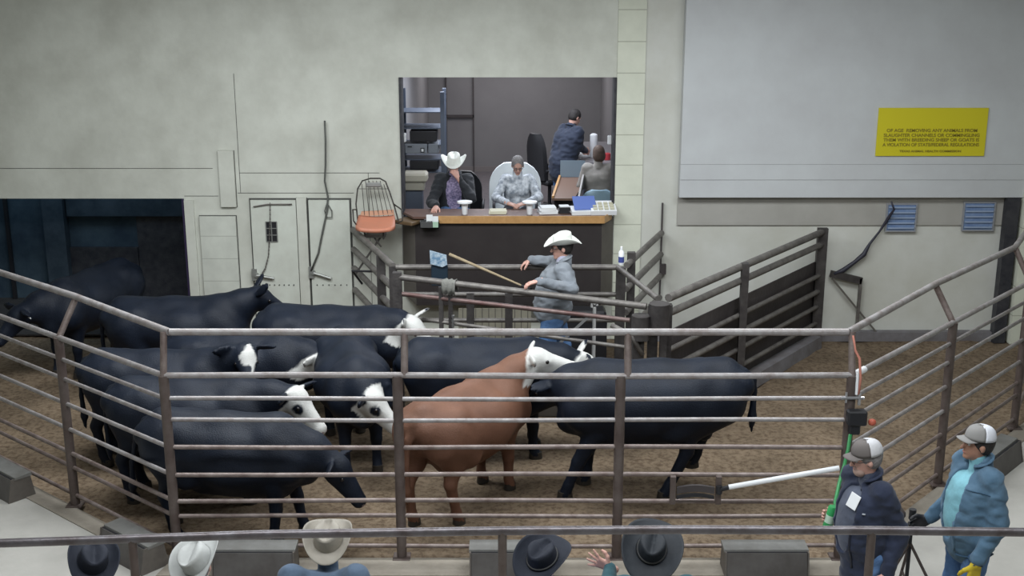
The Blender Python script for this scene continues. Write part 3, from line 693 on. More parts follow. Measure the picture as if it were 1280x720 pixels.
g = MB(); g.tube([(1.36, 12.36, 1.42), (1.36, 12.36, 1.16)], 0.10, 12); g.tube([(1.55, 12.36, 1.55), (1.55, 12.36, 1.28)], 0.11, 12); g.build('hinge_sleeve', M_penpost, gc, smooth=40)
g = MB(); g.tube([(1.38, 12.30, 1.0), (1.25, 12.32, 1.22), (1.05, 12.4, 1.30)], 0.028, 8); g.build('curved_brace', M_pen, gc, smooth=True)
# second side fence on the right, from the wall down to the podium rail corner
ps = empty('podium_pen', (1.45, 14.2, 0)); tag(ps, 'worn pipe pen fence from the back wall to the podium rail\'s right end', 'fence')
A = Vector((1.99, 15.9, 0)); B = Vector((X1+0.13, 14.15, 0))
for z in (1.51, 1.217, 0.92, 0.62): pipe(ps, A+Vector((0, 0, z)), B+Vector((0, 0, z)), 0.04)
for t in (0.12,):
    p = A.lerp(B, 1-t); g = MB(); g.bar((p.x, p.y, 0), (p.x, p.y, 1.62), 0.095, 0.09); g.build('post', M_penpost, ps)
g = MB(); slab(g, 1.99, 2.01, 0.4, 1.9, YW-0.05, YW-0.004); g.box((2.03, YW-0.05, 1.0), (0.08, 0.05, 0.14)); thing_mesh(g, 'wall_hinge_strip', M_sheet, 'thin dark hinge strip with a grey block on the wall right of the podium', 'hinge')
# swinging gate
gt = empty('swing_gate', (0.1, 12.9, 0)); tag(gt, 'pipe gate between the ring man and the cattle, its top pipe under his near hand', 'gate')
G0 = Vector((-1.30, 13.40, 0)); G1 = Vector((1.42, 12.42, 0))
def gp_(t, z): return G0.lerp(G1, t)+Vector((0, 0, z))
pipe(gt, gp_(0, 1.565), gp_(1.0, 1.50), 0.036, name='top_rail')
pipe(gt, gp_(0.02, 1.37), gp_(0.94, 1.33), 0.026, M_red)
pipe(gt, gp_(0.10, 1.36), gp_(0.9, 1.36), 0.0, M_red) if False else None
pipe(gt, gp_(0.04, 1.10), gp_(0.98, 1.02), 0.022)
pipe(gt, gp_(0.04, 0.80), gp_(0.98, 0.74), 0.022)
pipe(gt, gp_(0.04, 0.45), gp_(0.98, 0.40), 0.022)
g = MB(); g.bar(gp_(0.0, 0.0), gp_(0.0, 1.62), 0.10, 0.09); g.build('post', M_penpost, gt)
for t in (0.185, 0.225): g = MB(); g.bar(gp_(t, 0.05), gp_(t, 1.50), 0.05, 0.05); g.build('upright', M_penpost, gt)
g = MB(); g.bar(gp_(0.49, 0.45), gp_(0.78, 1.32), 0.03, 0.03); g.bar(gp_(0.49, 0.46), gp_(0.40, 0.44), 0.03, 0.03); g.build('diagonal_brace', mat('pale_steel', (0.30, 0.30, 0.30), 0.4, 0.5), gt)
# grey cloth over the gate
sgc = MB(); c0 = gp_(0.195, 1.60); c1 = gp_(0.25, 1.60)
vs = []; n = 8
prof = [(-0.05, -0.15), (-0.052, -0.08), (-0.047, -0.02), (-0.02, 0.012), (0.02, 0.014), (0.048, -0.02), (0.055, -0.08), (0.056, -0.13)]
dn = (G1-G0).normalized(); nn = Vector((dn.y, -dn.x, 0))
for i in range(n+1):
    for k, (u, z) in enumerate(prof):
        p = c0.lerp(c1, i/n)-nn*u*(1+0.15*math.sin(i*1.7))+Vector((0, 0, z-0.02+0.01*math.sin(i*2.1+k)))
        vs.append(p)
m_ = len(prof); fs = [(i*m_+k, i*m_+k+1, (i+1)*m_+k+1, (i+1)*m_+k) for i in range(n) for k in range(m_-1)]
sgc.add(vs, fs); o = thing_mesh(sgc, 'draped_rag', mat('grey_rag', (0.17, 0.17, 0.155), 0.9, bump=0.3, bscale=60), 'grey rag draped over the top pipe of the gate', 'rag', smooth=True)
sm_ = o.modifiers.new('thick', 'SOLIDIFY'); sm_.thickness = 0.006
# chain at the gate uprights
ch = MB()
for i in range(16):
    p = gp_(0.235, 1.18-i*0.028)-Vector((0, 0.04, 0)); ch.box(p, (0.018 if i % 2 else 0.03, 0.02, 0.026))
thing_mesh(ch, 'gate_chain', mat('bright_chain', (0.4, 0.4, 0.4), 0.3, 0.8), 'short bright chain hanging at the gate upright below the rag', 'chain')
# platform under the ring man
g = MB(); g.box((0.55, 13.40, 0.085), (1.6, 0.62, 0.17)); thing_mesh(g, 'low_platform', M_wing, 'low grey plank platform under the ring man between gate and podium', 'platform')
# white upright pipes and dark recess behind the ring man
for px, y0, y1, lab in ((706, 392, 440, 'thin white upright pipe just behind the ring man\'s legs'), (743, 384, 452, 'white upright pipe with a bent white top below the podium')):
    a = W(px, y0, 13.7); b = Vector((a.x, 13.7, 0.0)); g = MB(); g.tube([b, a], 0.022, 10)
    if px == 743: g.tube([a+Vector((-0.03, 0, 0.0)), a+Vector((-0.03, 0, 0.06)), a+Vector((0, -0.01, 0.04)), a+Vector((0.03, 0, 0.06)), a+Vector((0.03, 0, 0.02))], 0.018, 8)
    thing_mesh(g, 'upright_pipe', mat('white_pvc', (0.50, 0.50, 0.49), 0.5), lab, 'pipe', smooth=40)
a = W(693, 392, 15.2); b = W(747, 440, 15.2)
g = MB(); slab(g, a.x, b.x+0.1, 0.0, a.z, 15.0, 15.36); g.box(((a.x+b.x)/2+0.12, 15.1, a.z+0.05), (0.5, 0.3, 0.1), bevel=0.03); thing_mesh(g, 'dark_recess_infill', M_black, 'black cabinet for the dark recess under the podium behind the ring man', 'infill')  # black solid added to stand in for the dark recess
# can on the post
cn = empty('spray_can', (X1+0.10, 13.9, ZP+0.002)); tag(cn, 'small white spray can with a blue label on the podium rail post', 'can')
g = MB(); g.lathe([(0.030, 0), (0.033, 0.01), (0.033, 0.15), (0.02, 0.17)], (X1+0.04, 13.9, ZP+0.03), 14); g.build('can_body', M_white, cn, smooth=40)
g = MB(); g.lathe([(0.0338, 0.03), (0.0338, 0.10)], (X1+0.04, 13.9, ZP+0.03), 14); g.build('blue_label', mat('navy_label', (0.05, 0.07, 0.25), 0.5), cn, smooth=40)
g = MB(); g.lathe([(0.016, 0.17), (0.014, 0.215), (0.008, 0.22)], (X1+0.04, 13.9, ZP+0.03), 10); g.build('nozzle_cap', M_white, cn, smooth=40)
cn.location = (X1+0.04, 13.9, ZP+0.03)
for ch_ in cn.children: ch_.data.transform(Matrix.Translation(Vector((0.06, 0, -0.028))))

# ------------------------------------------------------------ podium and booth
pd = empty('auction_podium', (0, 15.6, 0.66)); tag(pd, 'dark brown panelled podium front with slanted grey sides', 'podium')
YP = 15.72; zt = 1.775; zb = 0.56
fa = W(519, 300, YP).x; fb = W(752, 300, YP).x
g = MB(); slab(g, fa, fb, zb, zt-0.06, YP, YP+0.05); g.build('front_panel', M_podium, pd)
g = MB(); g.extrude([(fa, YP, zb), (bx0+0.01, YW-0.035, zb+0.1), (bx0+0.01, YW-0.035, zt-0.06), (fa, YP, zt-0.06)], (0.03, 0.03, 0)); g.build('side_panel', M_wing, pd)
g = MB(); g.extrude([(fb, YP, zb), (bx1-0.01, YW-0.035, zb+0.1), (bx1-0.01, YW-0.035, zt-0.06), (fb, YP, zt-0.06)], (-0.03, 0.03, 0)); g.build('side_panel', M_wing, pd)
dc = empty('desk_counter', (0, 16.0, zt-0.03)); tag(dc, 'long worn counter top with an oak front edge on the podium', 'counter')
g = MB(); g.prism([(fa-0.02, YP-0.03), (fb+0.02, YP-0.03), (bx1-0.02, YW), (bx1-0.02, 16.2), (bx0+0.02, 16.2), (bx0+0.02, YW)], zt-0.03, zt); g.build('desk_top', M_desktop, dc)
ox = W(548, 275, YP).x
g = MB(); slab(g, ox, fb+0.03, zt-0.085, zt+0.012, YP-0.055, YP-0.031); g.extrude([(fb+0.03, YP-0.055, zt-0.085), (bx1-0.03, YW-0.06, zt-0.085), (bx1-0.03, YW-0.06, zt+0.012), (fb+0.03, YP-0.055, zt+0.012)], (0.0, 0.03, 0)); g.build('oak_edge', M_wood, dc)
struct_parts = []
# booth room: floor, walls, ceiling
ZF = 1.0
bt = MB(); bt.box((0, 20.0, ZF-0.05), (3.6, 7.4, 0.1)); struct(bt.build('floor_booth', M_boothfloor))
bt = MB(); slab(bt, -1.9, 1.9, ZF, 3.8, 23.6, 23.75); struct(bt.build('wall_booth_back', M_boothwall))
bt = MB(); bt.box((-1.65, 19.95, 2.4), (0.1, 7.3, 2.8)); struct(bt.build('wall_booth_left', M_boothwall))
bt = MB(); bt.box((1.75, 19.95, 2.4), (0.1, 7.3, 2.8)); struct(bt.build('wall_booth_right', M_boothwall))
bt = MB(); bt.box((0.05, 19.95, 3.85), (3.5, 7.4, 0.1)); struct(bt.build('ceiling_booth', M_ceil))
bt = MB(); slab(bt, -1.6, 1.7, ZF, ZF+0.1, 23.57, 23.6); struct(bt.build('baseboard_booth', mat('booth_baseboard', (0.2, 0.18, 0.175), 0.6)))
bt = MB(); slab(bt, -0.75, -0.73, ZF, 3.8, 23.55, 23.6); slab(bt, -1.27, -1.25, ZF, 3.8, 23.55, 23.6); slab(bt, -1.27, -0.73, 2.05, 2.1, 23.55, 23.6); struct(bt.build('trim_booth_door', M_sheet))
for xx, nm in ((bx0+0.02, 'trim_booth_left'), (bx1-0.02, 'trim_booth_right')):
    g = MB(); g.box((xx, YW+0.12, (zt+bz1)/2), (0.03, 0.3, bz1-zt)); struct(g.build(nm, M_blackpost))
# equipment rack
rk = empty('equipment_rack', (-1.27, 17.6, ZF)); tag(rk, 'grey-blue rack of electronic equipment at the left of the booth', 'rack')
M_rack = mat('blue_grey_rack', (0.10, 0.12, 0.16), 0.5, 0.2)
YK = 17.5; xl = -1.58; xr = W(554, 200, YK).x
g = MB()
for x in (xl, xr): g.bar((x, YK, ZF), (x, YK, 3.2), 0.06, 0.06); g.bar((x, YK+0.5, ZF), (x, YK+0.5, 3.2), 0.05, 0.05)
g.build('rack_frame', M_rack, rk)
for py in (215, 199, 181, 160, 140):
    z = W(520, py, YK).z; g = MB(); slab(g, xl, xr, z-0.015, z, YK, YK+0.5); g.build('shelf', M_rack, rk)
def gear(x0p, x1p, yt, yb, m, label, name, Y=YK-0.02, depth=0.35, face=None, knobs=True):
    a = W(x0p, yt, Y); b = W(x1p, yb, Y); r_ = empty(name, ((a.x+b.x)/2, Y, b.z)); tag(r_, label, 'electronics')
    g = MB(); g.box(((a.x+b.x)/2, Y+depth/2, (a.z+b.z)/2), (b.x-a.x, depth, a.z-b.z), bevel=0.008); g.build('housing', m, r_)
    if face:
        hx = b.x-a.x; hz = a.z-b.z
        g = MB(); slab(g, a.x+hx*.12, a.x+hx*.32, a.z-hz*.35, a.z-hz*.22, Y-0.006, Y+0.001); g.build('cassette_slot', M_black, r_); g = MB(); slab(g, a.x+hx*.70, a.x+hx*.88, b.z+hz*.12, b.z+hz*.6, Y-0.006, Y+0.001); g.build('display', M_black, r_)
        g = MB(); slab(g, a.x+hx*.74, a.x+hx*.84, b.z+hz*.22, b.z+hz*.5, Y-0.010, Y-0.006); g.build('button', M_white, r_)
    return r_
gear(506, 534, 180, 192, mat('grey_gear', (0.22, 0.24, 0.27), 0.45), 'grey stereo unit with a small screen on the rack shelf', 'audio_unit', face=True)
gear(535, 548, 180, 192, mat('grey_gear_dark', (0.19, 0.21, 0.24), 0.45), 'small square grey box beside the stereo unit on the rack', 'audio_unit')
gear(512, 546, 164, 177, M_black, 'black electronic unit above the grey stereo on the rack', 'audio_unit')
gear(512, 548, 201, 212, M_black, 'black electronic unit on the lowest visible rack shelf', 'audio_unit')
# beige printer
pr = empty('desk_printer', (-1.3, 16.7, ZF)); tag(pr, 'bulky cream printer on a low stand at the left of the booth', 'printer')
M_beige = mat('cream_plastic', (0.42, 0.40, 0.33), 0.5)
a = W(503, 217, 16.9); b = W(534, 229, 16.9); g = MB(); g.box(((a.x+b.x)/2, 17.05, (a.z+b.z)/2), (b.x-a.x, 0.3, a.z-b.z), bevel=0.03); g.build('printer_top', M_beige, pr)
a2 = W(503, 229, 16.9); b2 = W(530, 239, 16.9); g = MB(); g.box(((a2.x+b2.x)/2, 17.07, (a2.z+b2.z)/2), (b2.x-a2.x, 0.26, a2.z-b2.z), bevel=0.01); g.build('printer_body', mat('cream_plastic_dim', (0.34, 0.325, 0.27), 0.5), pr)
g = MB(); g.box(((a2.x+b2.x)/2, 17.1, (ZF+b2.z)/2), (b2.x-a2.x-0.06, 0.22, b2.z-ZF)); g.build('stand', M_rack, pr)
# white lamp at the booth jamb
for px, py, lab in ((505, 172, 'small white fitting on the left jamb of the booth opening'), (762, 175, 'small white fitting on the right jamb of the booth opening')):
    a = W(px, py, 16.25); g = MB(); g.box(a, (0.055, 0.07, 0.12), bevel=0.01); g.tube([a+Vector((-0.05 if px < 600 else 0.05, 0, 0)), a], 0.015, 8); thing_mesh(g, 'jamb_fitting', M_white, lab, 'fitting')

# chairs in the booth
def office_chair(x, y, seat_z, m, label, back_w=0.52, back_h=0.62, lean=0.06, heading=-math.pi/2, frame=M_black, name='office_chair'):
    """local x = forward"""
    r_ = empty(name, (x, y, ZF), heading); tag(r_, label, 'chair')
    g = MB(); g.box((0, 0, seat_z), (0.5, 0.52, 0.09), bevel=0.03); g.build('seat', m, r_, local=True)
    g = MB(); n = 10; vs = []
    prof = []
    for i in range(n+1):
        t = i/n; wv = back_w/2*(1-0.0*t)*(1 if t < 0.55 else math.sqrt(max(0.0, 1-((t-0.55)/0.5)**2))*1.0)
        prof.append((t, max(wv, 0.08)))
    for (t, wv) in prof:
        for k in range(9):
            u = -1+2*k/8; vs.append((-0.24-lean*t+0.05*(u*u), u*wv, seat_z+0.04+t*back_h))
        for k in range(9):
            u = 1-2*k/8; vs.append((-0.31-lean*t+0.04*(u*u), u*wv, seat_z+0.04+t*back_h))
    fs = [(i*18+k, i*18+(k+1) % 18, (i+1)*18+(k+1) % 18, (i+1)*18+k) for i in range(n) for k in range(18)]+[tuple(range(18)), tuple(n*18+k for k in range(18))]
    g.add(vs, fs); g.build('backrest', m, r_, smooth=50, local=True)
    for s in (-1, 1):
        g = MB(); g.tube([(0.15, s*0.28, seat_z), (0.17, s*0.3, seat_z+0.2), (-0.2, s*0.3, seat_z+0.22), (-0.26, s*0.25, seat_z+0.2)], 0.022, 8); g.build('armrest', frame, r_, smooth=True, local=True)
    g = MB(); g.tube([(0, 0, 0.09), (0, 0, seat_z-0.03)], 0.03, 10); g.build('gas_column', frame, r_, smooth=40, local=True)
    for k in range(5):
        a_ = 2*math.pi*k/5; g = MB(); g.tube([(0, 0, 0.1), (0.28*math.cos(a_), 0.28*math.sin(a_), 0.06)], 0.02, 8); g.tube([(0.28*math.cos(a_), 0.28*math.sin(a_)-0.015, 0.03), (0.28*math.cos(a_), 0.28*math.sin(a_)+0.015, 0.03)], 0.028, 10); g.build('leg', frame, r_, smooth=40, local=True)
    return r_
YS = 16.95
office_chair(W(575, 230, YS).x+0.02, YS+0.10, 0.47, mat('black_leather', (0.018, 0.019, 0.022), 0.35), 'black leather office chair behind the man in the white hat and dark jacket', back_w=0.56, back_h=0.58)
office_chair(W(644, 230, YS).x, YS+0.10, 0.47, mat('white_leather', (0.75, 0.80, 0.82), 0.4), 'white high-backed chair behind the grey-haired person', back_w=0.74, back_h=0.70)
office_chair(0.62, 19.9, 0.5, mat('black_mesh_chair', (0.02, 0.02, 0.022), 0.6), 'black office chair beside the standing person at the back of the booth', heading=0.6, back_w=0.45, back_h=0.75)
lb = office_chair(W(748, 235, 17.6).x, 17.62, 0.45, mat('light_blue_vinyl', (0.22, 0.33, 0.40), 0.5), 'light blue chair at the right side of the booth, its back to the ring', heading=math.pi/2, back_w=0.5, back_h=0.32, lean=0.0)

# side desk with low barrier
sd = empty('side_desk', (0.85, 18.2, ZF)); tag(sd, 'brown side desk with an oak-edged low grey screen, right of the white chair', 'desk')
zz = 1.78
pA = atZ(692, 262, zz); pB = atZ(717, 262, zz); pC = atZ(738, 232, zz); pD = atZ(724, 228, zz)
g = MB(); g.prism([(pA.x, 16.9), (pB.x+0.05, 16.9), (1.15, 18.6), (0.72, 18.6)], zz-0.03, zz); g.build('desk_top', mat('brown_laminate', (0.14, 0.085, 0.06), 0.5), sd)
g = MB(); g.box((0.75, 17.6, (ZF+zz-0.03)/2), (0.3, 0.9, zz-0.03-ZF)); g.build('pedestal', M_podium, sd)
g = MB(); g.extrude([(pA.x+0.0, 16.92, zz+0.002), (0.72, 18.6, zz+0.002), (0.72, 18.6, zz+0.03), (pA.x+0.0, 16.92, zz+0.03)], (0.03, 0, 0)); g.build('oak_strip', M_wood, sd)
g = MB(); g.extrude([(pB.x+0.10, 16.95, zz+0.002), (1.13, 18.55, zz+0.002), (1.13, 18.55, zz+0.22), (1.02, 17.6, zz+0.2), (pB.x+0.10, 16.95, zz+0.02)], (0.025, 0, 0)); g.build('low_screen', mat('grey_screen', (0.30, 0.29, 0.28), 0.5), sd)
g = MB(); g.extrude([(0.74, 18.58, zz+0.002), (1.12, 18.58, zz+0.002), (1.12, 18.58, zz+0.26), (0.74, 18.58, zz+0.26)], (0, 0.012, 0)); g.build('glass_screen', mat('greyish_glass', (0.16, 0.21, 0.25), 0.15), sd)
# rear work surface with papers
wd = empty('rear_counter', (1.35, 20.3, ZF)); tag(wd, 'grey counter along the right wall at the back of the booth', 'counter')
g = MB(); g.box((1.38, 20.0, 1.93), (0.62, 2.2, 0.05)); g.build('counter_top', mat('grey_counter', (0.2, 0.19, 0.2), 0.5), wd)
g = MB(); g.box((1.45, 20.0, (ZF+1.9)/2), (0.45, 2.1, 0.9)); g.build('counter_base', M_rack, wd)
g = MB(); g.box((1.16, 19.6, 1.975), (0.3, 0.4, 0.03), rz=0.5); thing_mesh(g, 'paper_stack', M_paper, 'white papers on the counter beside the standing person', 'papers')
g = MB(); g.lathe([(0.05, 0), (0.06, 0.02), (0.06, 0.36), (0.03, 0.38)], (1.30, 19.4, 1.957), 14); thing_mesh(g, 'white_bottle', M_white, 'tall white cylinder standing on the rear counter of the booth', 'bottle', smooth=40)
g = MB(); g.lathe([(0.05, 0), (0.055, 0.02), (0.055, 0.1), (0.04, 0.11)], (1.5, 19.15, 1.957), 14); thing_mesh(g, 'red_tin', mat('red_tin', (0.40, 0.04, 0.05), 0.4), 'red and white tin at the right edge of the booth', 'tin', smooth=40)

# things on the auctioneer desk (top z = zt)
def cup(px, py, label):
    a = atZ(px, py, zt+0.001); r_ = empty('foam_cup', (a.x, a.y, zt+0.001)); tag(r_, label, 'cup')
    g = MB(); g.lathe([(0.032, 0), (0.036, 0.01), (0.045, 0.15), (0.04, 0.152)], (a.x, a.y, zt+0.001), 18); g.build('cup_body', M_white, r_, smooth=40)
    g = MB(); g.lathe([(0.05, 0.15), (0.10, 0.156), (0.10, 0.176), (0.05, 0.182)], (a.x, a.y, zt+0.001), 18); g.build('wide_lid', M_white, r_, smooth=40)
cup(581, 268, 'white cup with a wide flat lid before the man in the dark jacket')
cup(662, 268, 'white cup with a wide flat lid before the grey-haired person')
def sheets(px0, px1, py, dpt, n, m, label, rz=0.0, name='paper_stack', h=0.02, cat='papers', yoff=0.0):
    a = atZ(px0, py, zt); b = atZ(px1, py, zt); g = MB()
    for k in range(n):
        g.box(((a.x+b.x)/2+0.01*math.sin(k*2.3), a.y+dpt/2+yoff, zt+0.001+h*(k+0.5)), ((b.x-a.x)*(1-0.06*k), dpt, h*0.94), rz=rz+0.07*math.sin(k*1.9))
    return thing_mesh(g, name, m, label, cat)
sheets(611, 633, 268, 0.2, 2, mat('manila_paper', (0.60, 0.58, 0.45), 0.8), 'pale yellow note pad lying before the grey-haired person')
sheets(673, 696, 268, 0.2, 4, M_paper, 'thick pile of white papers right of the second cup', 0.15, h=0.022)
sheets(698, 712, 267, 0.18, 2, M_black, 'black box with white paper on it between the piles', 0.0, name='card_box', h=0.04, cat='box')
bxo = bpy.data.objects['card_box']
o = sheets(699, 711, 267, 0.12, 1, M_paper, 'white slip of paper lying on the black box', 0.1, h=0.012); o.location = bxo.location+Vector((0, 0.0, 0.0785))
# blue folder, tilted
def tilted(px0, px1, py, tilt, L, rz, m, name, label, cat, th=0.025, wx=None, zo=0.0, parts=None):
    a = atZ(px0, py, zt); b = atZ(px1, py, zt); wdt = wx or (b.x-a.x)
    r_ = empty(name, ((a.x+b.x)/2, a.y, zt+0.001+zo), rz); tag(r_, label, cat)
    Mx = Matrix.Rotation(tilt, 3, 'X'); g = MB(); g.box(Mx @ Vector((0, L/2, th/2)), (wdt, L, th), M=Mx); g.build('cover' if cat != 'calculator' else 'housing', m, r_, local=True)
    return r_, Mx, wdt, L, th
tilted(715, 745, 269, R(8), 0.24, 0.12, M_paper, 'ledger_book', 'thick white ledger under the blue folder on the desk', 'book', 0.05)
tilted(718, 746, 268, R(34), 0.24, 0.14, mat('bright_blue_cover', (0.13, 0.20, 0.52), 0.45), 'blue_folder', 'bright blue folder propped up on the white ledger', 'folder', 0.02, zo=0.058)
r_, Mx, wdt, L, th = tilted(739, 771, 269, R(16), 0.30, 0.05, M_white, 'desk_calculator', 'cream desk calculator with rows of keys at the right end of the desk', 'calculator', 0.06)
g = MB()
for i in range(3):
    for j in range(4): g.box(Mx @ Vector((-wdt*0.33+wdt*0.22*j, L*0.2+L*0.25*i, th+0.008)), (wdt*0.16, L*0.16, 0.016), M=Mx)
g.build('key', mat('tan_keys', (0.48, 0.46, 0.34), 0.5), r_, local=True)
# tray with slips at the left end of the desk
tr = empty('slip_tray', (-1.0, 15.3, 1.6)); tag(tr, 'grey wire tray of white and green slips hung on the podium front', 'tray')
a = W(525, 276, 15.620); b = W(549, 284, 15.620)
g = MB(); slab(g, a.x, b.x, b.z, b.z+0.01, 15.540, 15.660); slab(g, a.x, b.x, b.z, a.z, 15.540, 15.550); slab(g, a.x, a.x+0.01, b.z, a.z, 15.540, 15.660); slab(g, b.x-0.01, b.x, b.z, a.z, 15.540, 15.660); slab(g, a.x, b.x, b.z, a.z, 15.660, 15.665); g.build('tray_body', mat('dark_grey_tray', (0.07, 0.07, 0.07), 0.5), tr)
g = MB()
for k, (x0, x1, y0, y1) in enumerate(((533, 541, 268, 276), (540, 548, 270, 279), (533, 539, 276, 283))):
    a = W(x0, y0, 15.580+0.01*k); b = W(x1, y1, 15.580+0.01*k); slab(g, a.x, b.x, b.z, a.z, 15.560+0.01*k, 15.564+0.01*k)
g.build('white_slip', M_paper, tr)
g = MB(); a = W(541, 277, 15.550); b = W(548, 284, 15.550); slab(g, a.x, b.x, b.z, a.z, 15.532, 15.536); g.build('green_slip', mat('green_paper', (0.35, 0.50, 0.38), 0.8), tr)

# ------------------------------------------------------------ wire chair at the wall
wc = empty('wire_chair', (-1.85, 15.55, 1.36)); tag(wc, 'wire-backed chair with a faded orange seat perched on struts by the wall', 'chair')
M_wire = mat('dark_wire', (0.06, 0.055, 0.05), 0.5, 0.4)
YC = 15.55
def cw(px, py, Y=YC): return W(px, py, Y)
out = [(448, 283), (445, 255), (447, 236), (453, 226), (463, 223), (475, 223), (482, 227), (487, 240), (493, 258), (498, 276)]
g = MB(); g.tube([cw(x, y, 15.78-0.12*((y-223)/60)) for x, y in out], 0.010, 8)
for k in range(7):
    t = (k+0.5)/7; xt = 450+32*t; xb = 453+42*t; yt = 229 if 0.1 < t < 0.9 else 233
    g.tube([cw(xt, yt-3, 15.78), cw(xb, 272, 15.7)], 0.0045, 6)
g.tube([cw(447, 236, 15.77), cw(485, 236, 15.77)], 0.004, 6)
g.build('wire_back', M_wire, wc, smooth=40)
g = MB(); pz = cw(467, 231, 15.76); g.box(pz, (0.2, 0.03, 0.06), bevel=0.02); g.build('head_pad', mat('grey_pad', (0.25, 0.25, 0.24), 0.7), wc)
# seat: dished cushion
n = 10; vs = []; fs = []
s0 = cw(471, 271, 15.72); zc = s0.z-0.02
for j in range(n+1):
    for i in range(n+1):
        u = -1+2*i/n; v = j/n; ww = 0.235*(1+0.12*v)
        x = s0.x+0.015*v+u*ww*(math.sqrt(max(0, 1-(max(0, v-0.6)/0.55)**2)) if v > 0.6 else 1); y = 15.70-v*0.42
        vs.append((x, y, zc+0.02*(u*u)-0.05*math.sin(v*math.pi*0.5)+0.03*(1-v)**3))
fs = [(j*(n+1)+i, j*(n+1)+i+1, (j+1)*(n+1)+i+1, (j+1)*(n+1)+i) for j in range(n) for i in range(n)]
g = MB(); g.add(vs, fs); so = g.build('seat', M_orange, wc, smooth=True); md = so.modifiers.new('t', 'SOLIDIFY'); md.thickness = 0.05; md.offset = -1
g = MB(); g.extrude([cw(450, 270, 15.72), cw(493, 268, 15.72), cw(492, 262, 15.74), cw(452, 264, 15.74)], (0, -0.02, 0)); g.build('back_cushion', mat('tan_orange_vinyl', (0.45, 0.24, 0.15), 0.6), wc)
for s, (xa, ya, xb, yb) in ((0, (446, 262, 441, 262)), (1, (492, 255, 502, 262))):
    g = MB(); g.tube([cw(xa, ya, 15.72), cw(xb, yb, 15.5), cw(xb+(1 if s else 1), yb+14, 15.42), cw(xa+(4 if s else 3), ya+24, 15.45)], 0.010, 6); g.build('arm_loop', M_wire, wc, smooth=True)
g = MB(); g.box((s0.x, 15.5, zc-0.17), (0.26, 0.26, 0.03), bevel=0.01); g.build('mount_plate', M_pen, wc)
g = MB()
for sx in (-1, 1):
    g.tube([(s0.x+sx*0.12, 15.35, zc-0.07), (s0.x+sx*0.12, 15.35, zc-0.19), (s0.x+sx*0.12, 15.6, zc-0.19), (s0.x+sx*0.12, 15.6, zc-0.07)], 0.012, 6)
g.build('mount_bracket', M_wire, wc, smooth=40)
g = MB(); g.tube([(s0.x+0.08, 15.45, zc-0.18), (s0.x-0.26, 15.3, zc-0.66)], 0.014, 8); g.tube([(s0.x-0.02, 15.45, zc-0.18), (s0.x+0.09, 15.3, zc-0.28)], 0.012, 8); g.tube([(s0.x, 15.55, zc-0.18), (s0.x, 15.9, zc-0.18)], 0.03, 8); g.build('strut', M_wire, wc, smooth=40)
# brown ledge beside the podium
g = MB(); a = W(505, 262, 15.9); g.box((a.x+0.08, 15.75, 1.70), (0.30, 0.28, 0.05), rz=-0.6, bevel=0.01); thing_mesh(g, 'brown_ledge', mat('brown_leather', (0.13, 0.085, 0.045), 0.5), 'small brown ledge at the left end of the podium', 'ledge')

# ------------------------------------------------------------ cattle
def coat(name, c1, c2, white=(0.52, 0.52, 0.50), rough=0.55):
    m = mat(name, c1, rough, noise=c2, scale=3.0, bump=0.25, bscale=90, spec=0.22, sheen=0.0)
    nt = m.node_tree; b = nt.nodes['Principled BSDF']; src = b.inputs['Base Color'].links[0].from_socket
    at = nt.nodes.new('ShaderNodeAttribute'); at.attribute_name = 'white_coat'
    mx = nt.nodes.new('ShaderNodeMix'); mx.data_type = 'RGBA'
    nt.links.new(at.outputs['Fac'], mx.inputs[0]); nt.links.new(src, mx.inputs[6]); mx.inputs[7].default_value = (*white, 1)
    nt.links.new(mx.outputs[2], b.inputs['Base Color']); return m
M_cowblack = coat('black_cattle_coat', (0.0037, 0.0064, 0.0133), (0.0083, 0.0128, 0.0238))
M_cowred = coat('red_brown_cattle_coat', (0.125, 0.060, 0.038), (0.17, 0.083, 0.053))
M_eye = mat('dark_eye', (0.01, 0.008, 0.008), 0.1)
M_nose = mat('pinkish_nose', (0.20, 0.15, 0.15), 0.5)
M_hoof = mat('dark_hoof', (0.03, 0.025, 0.02), 0.5)

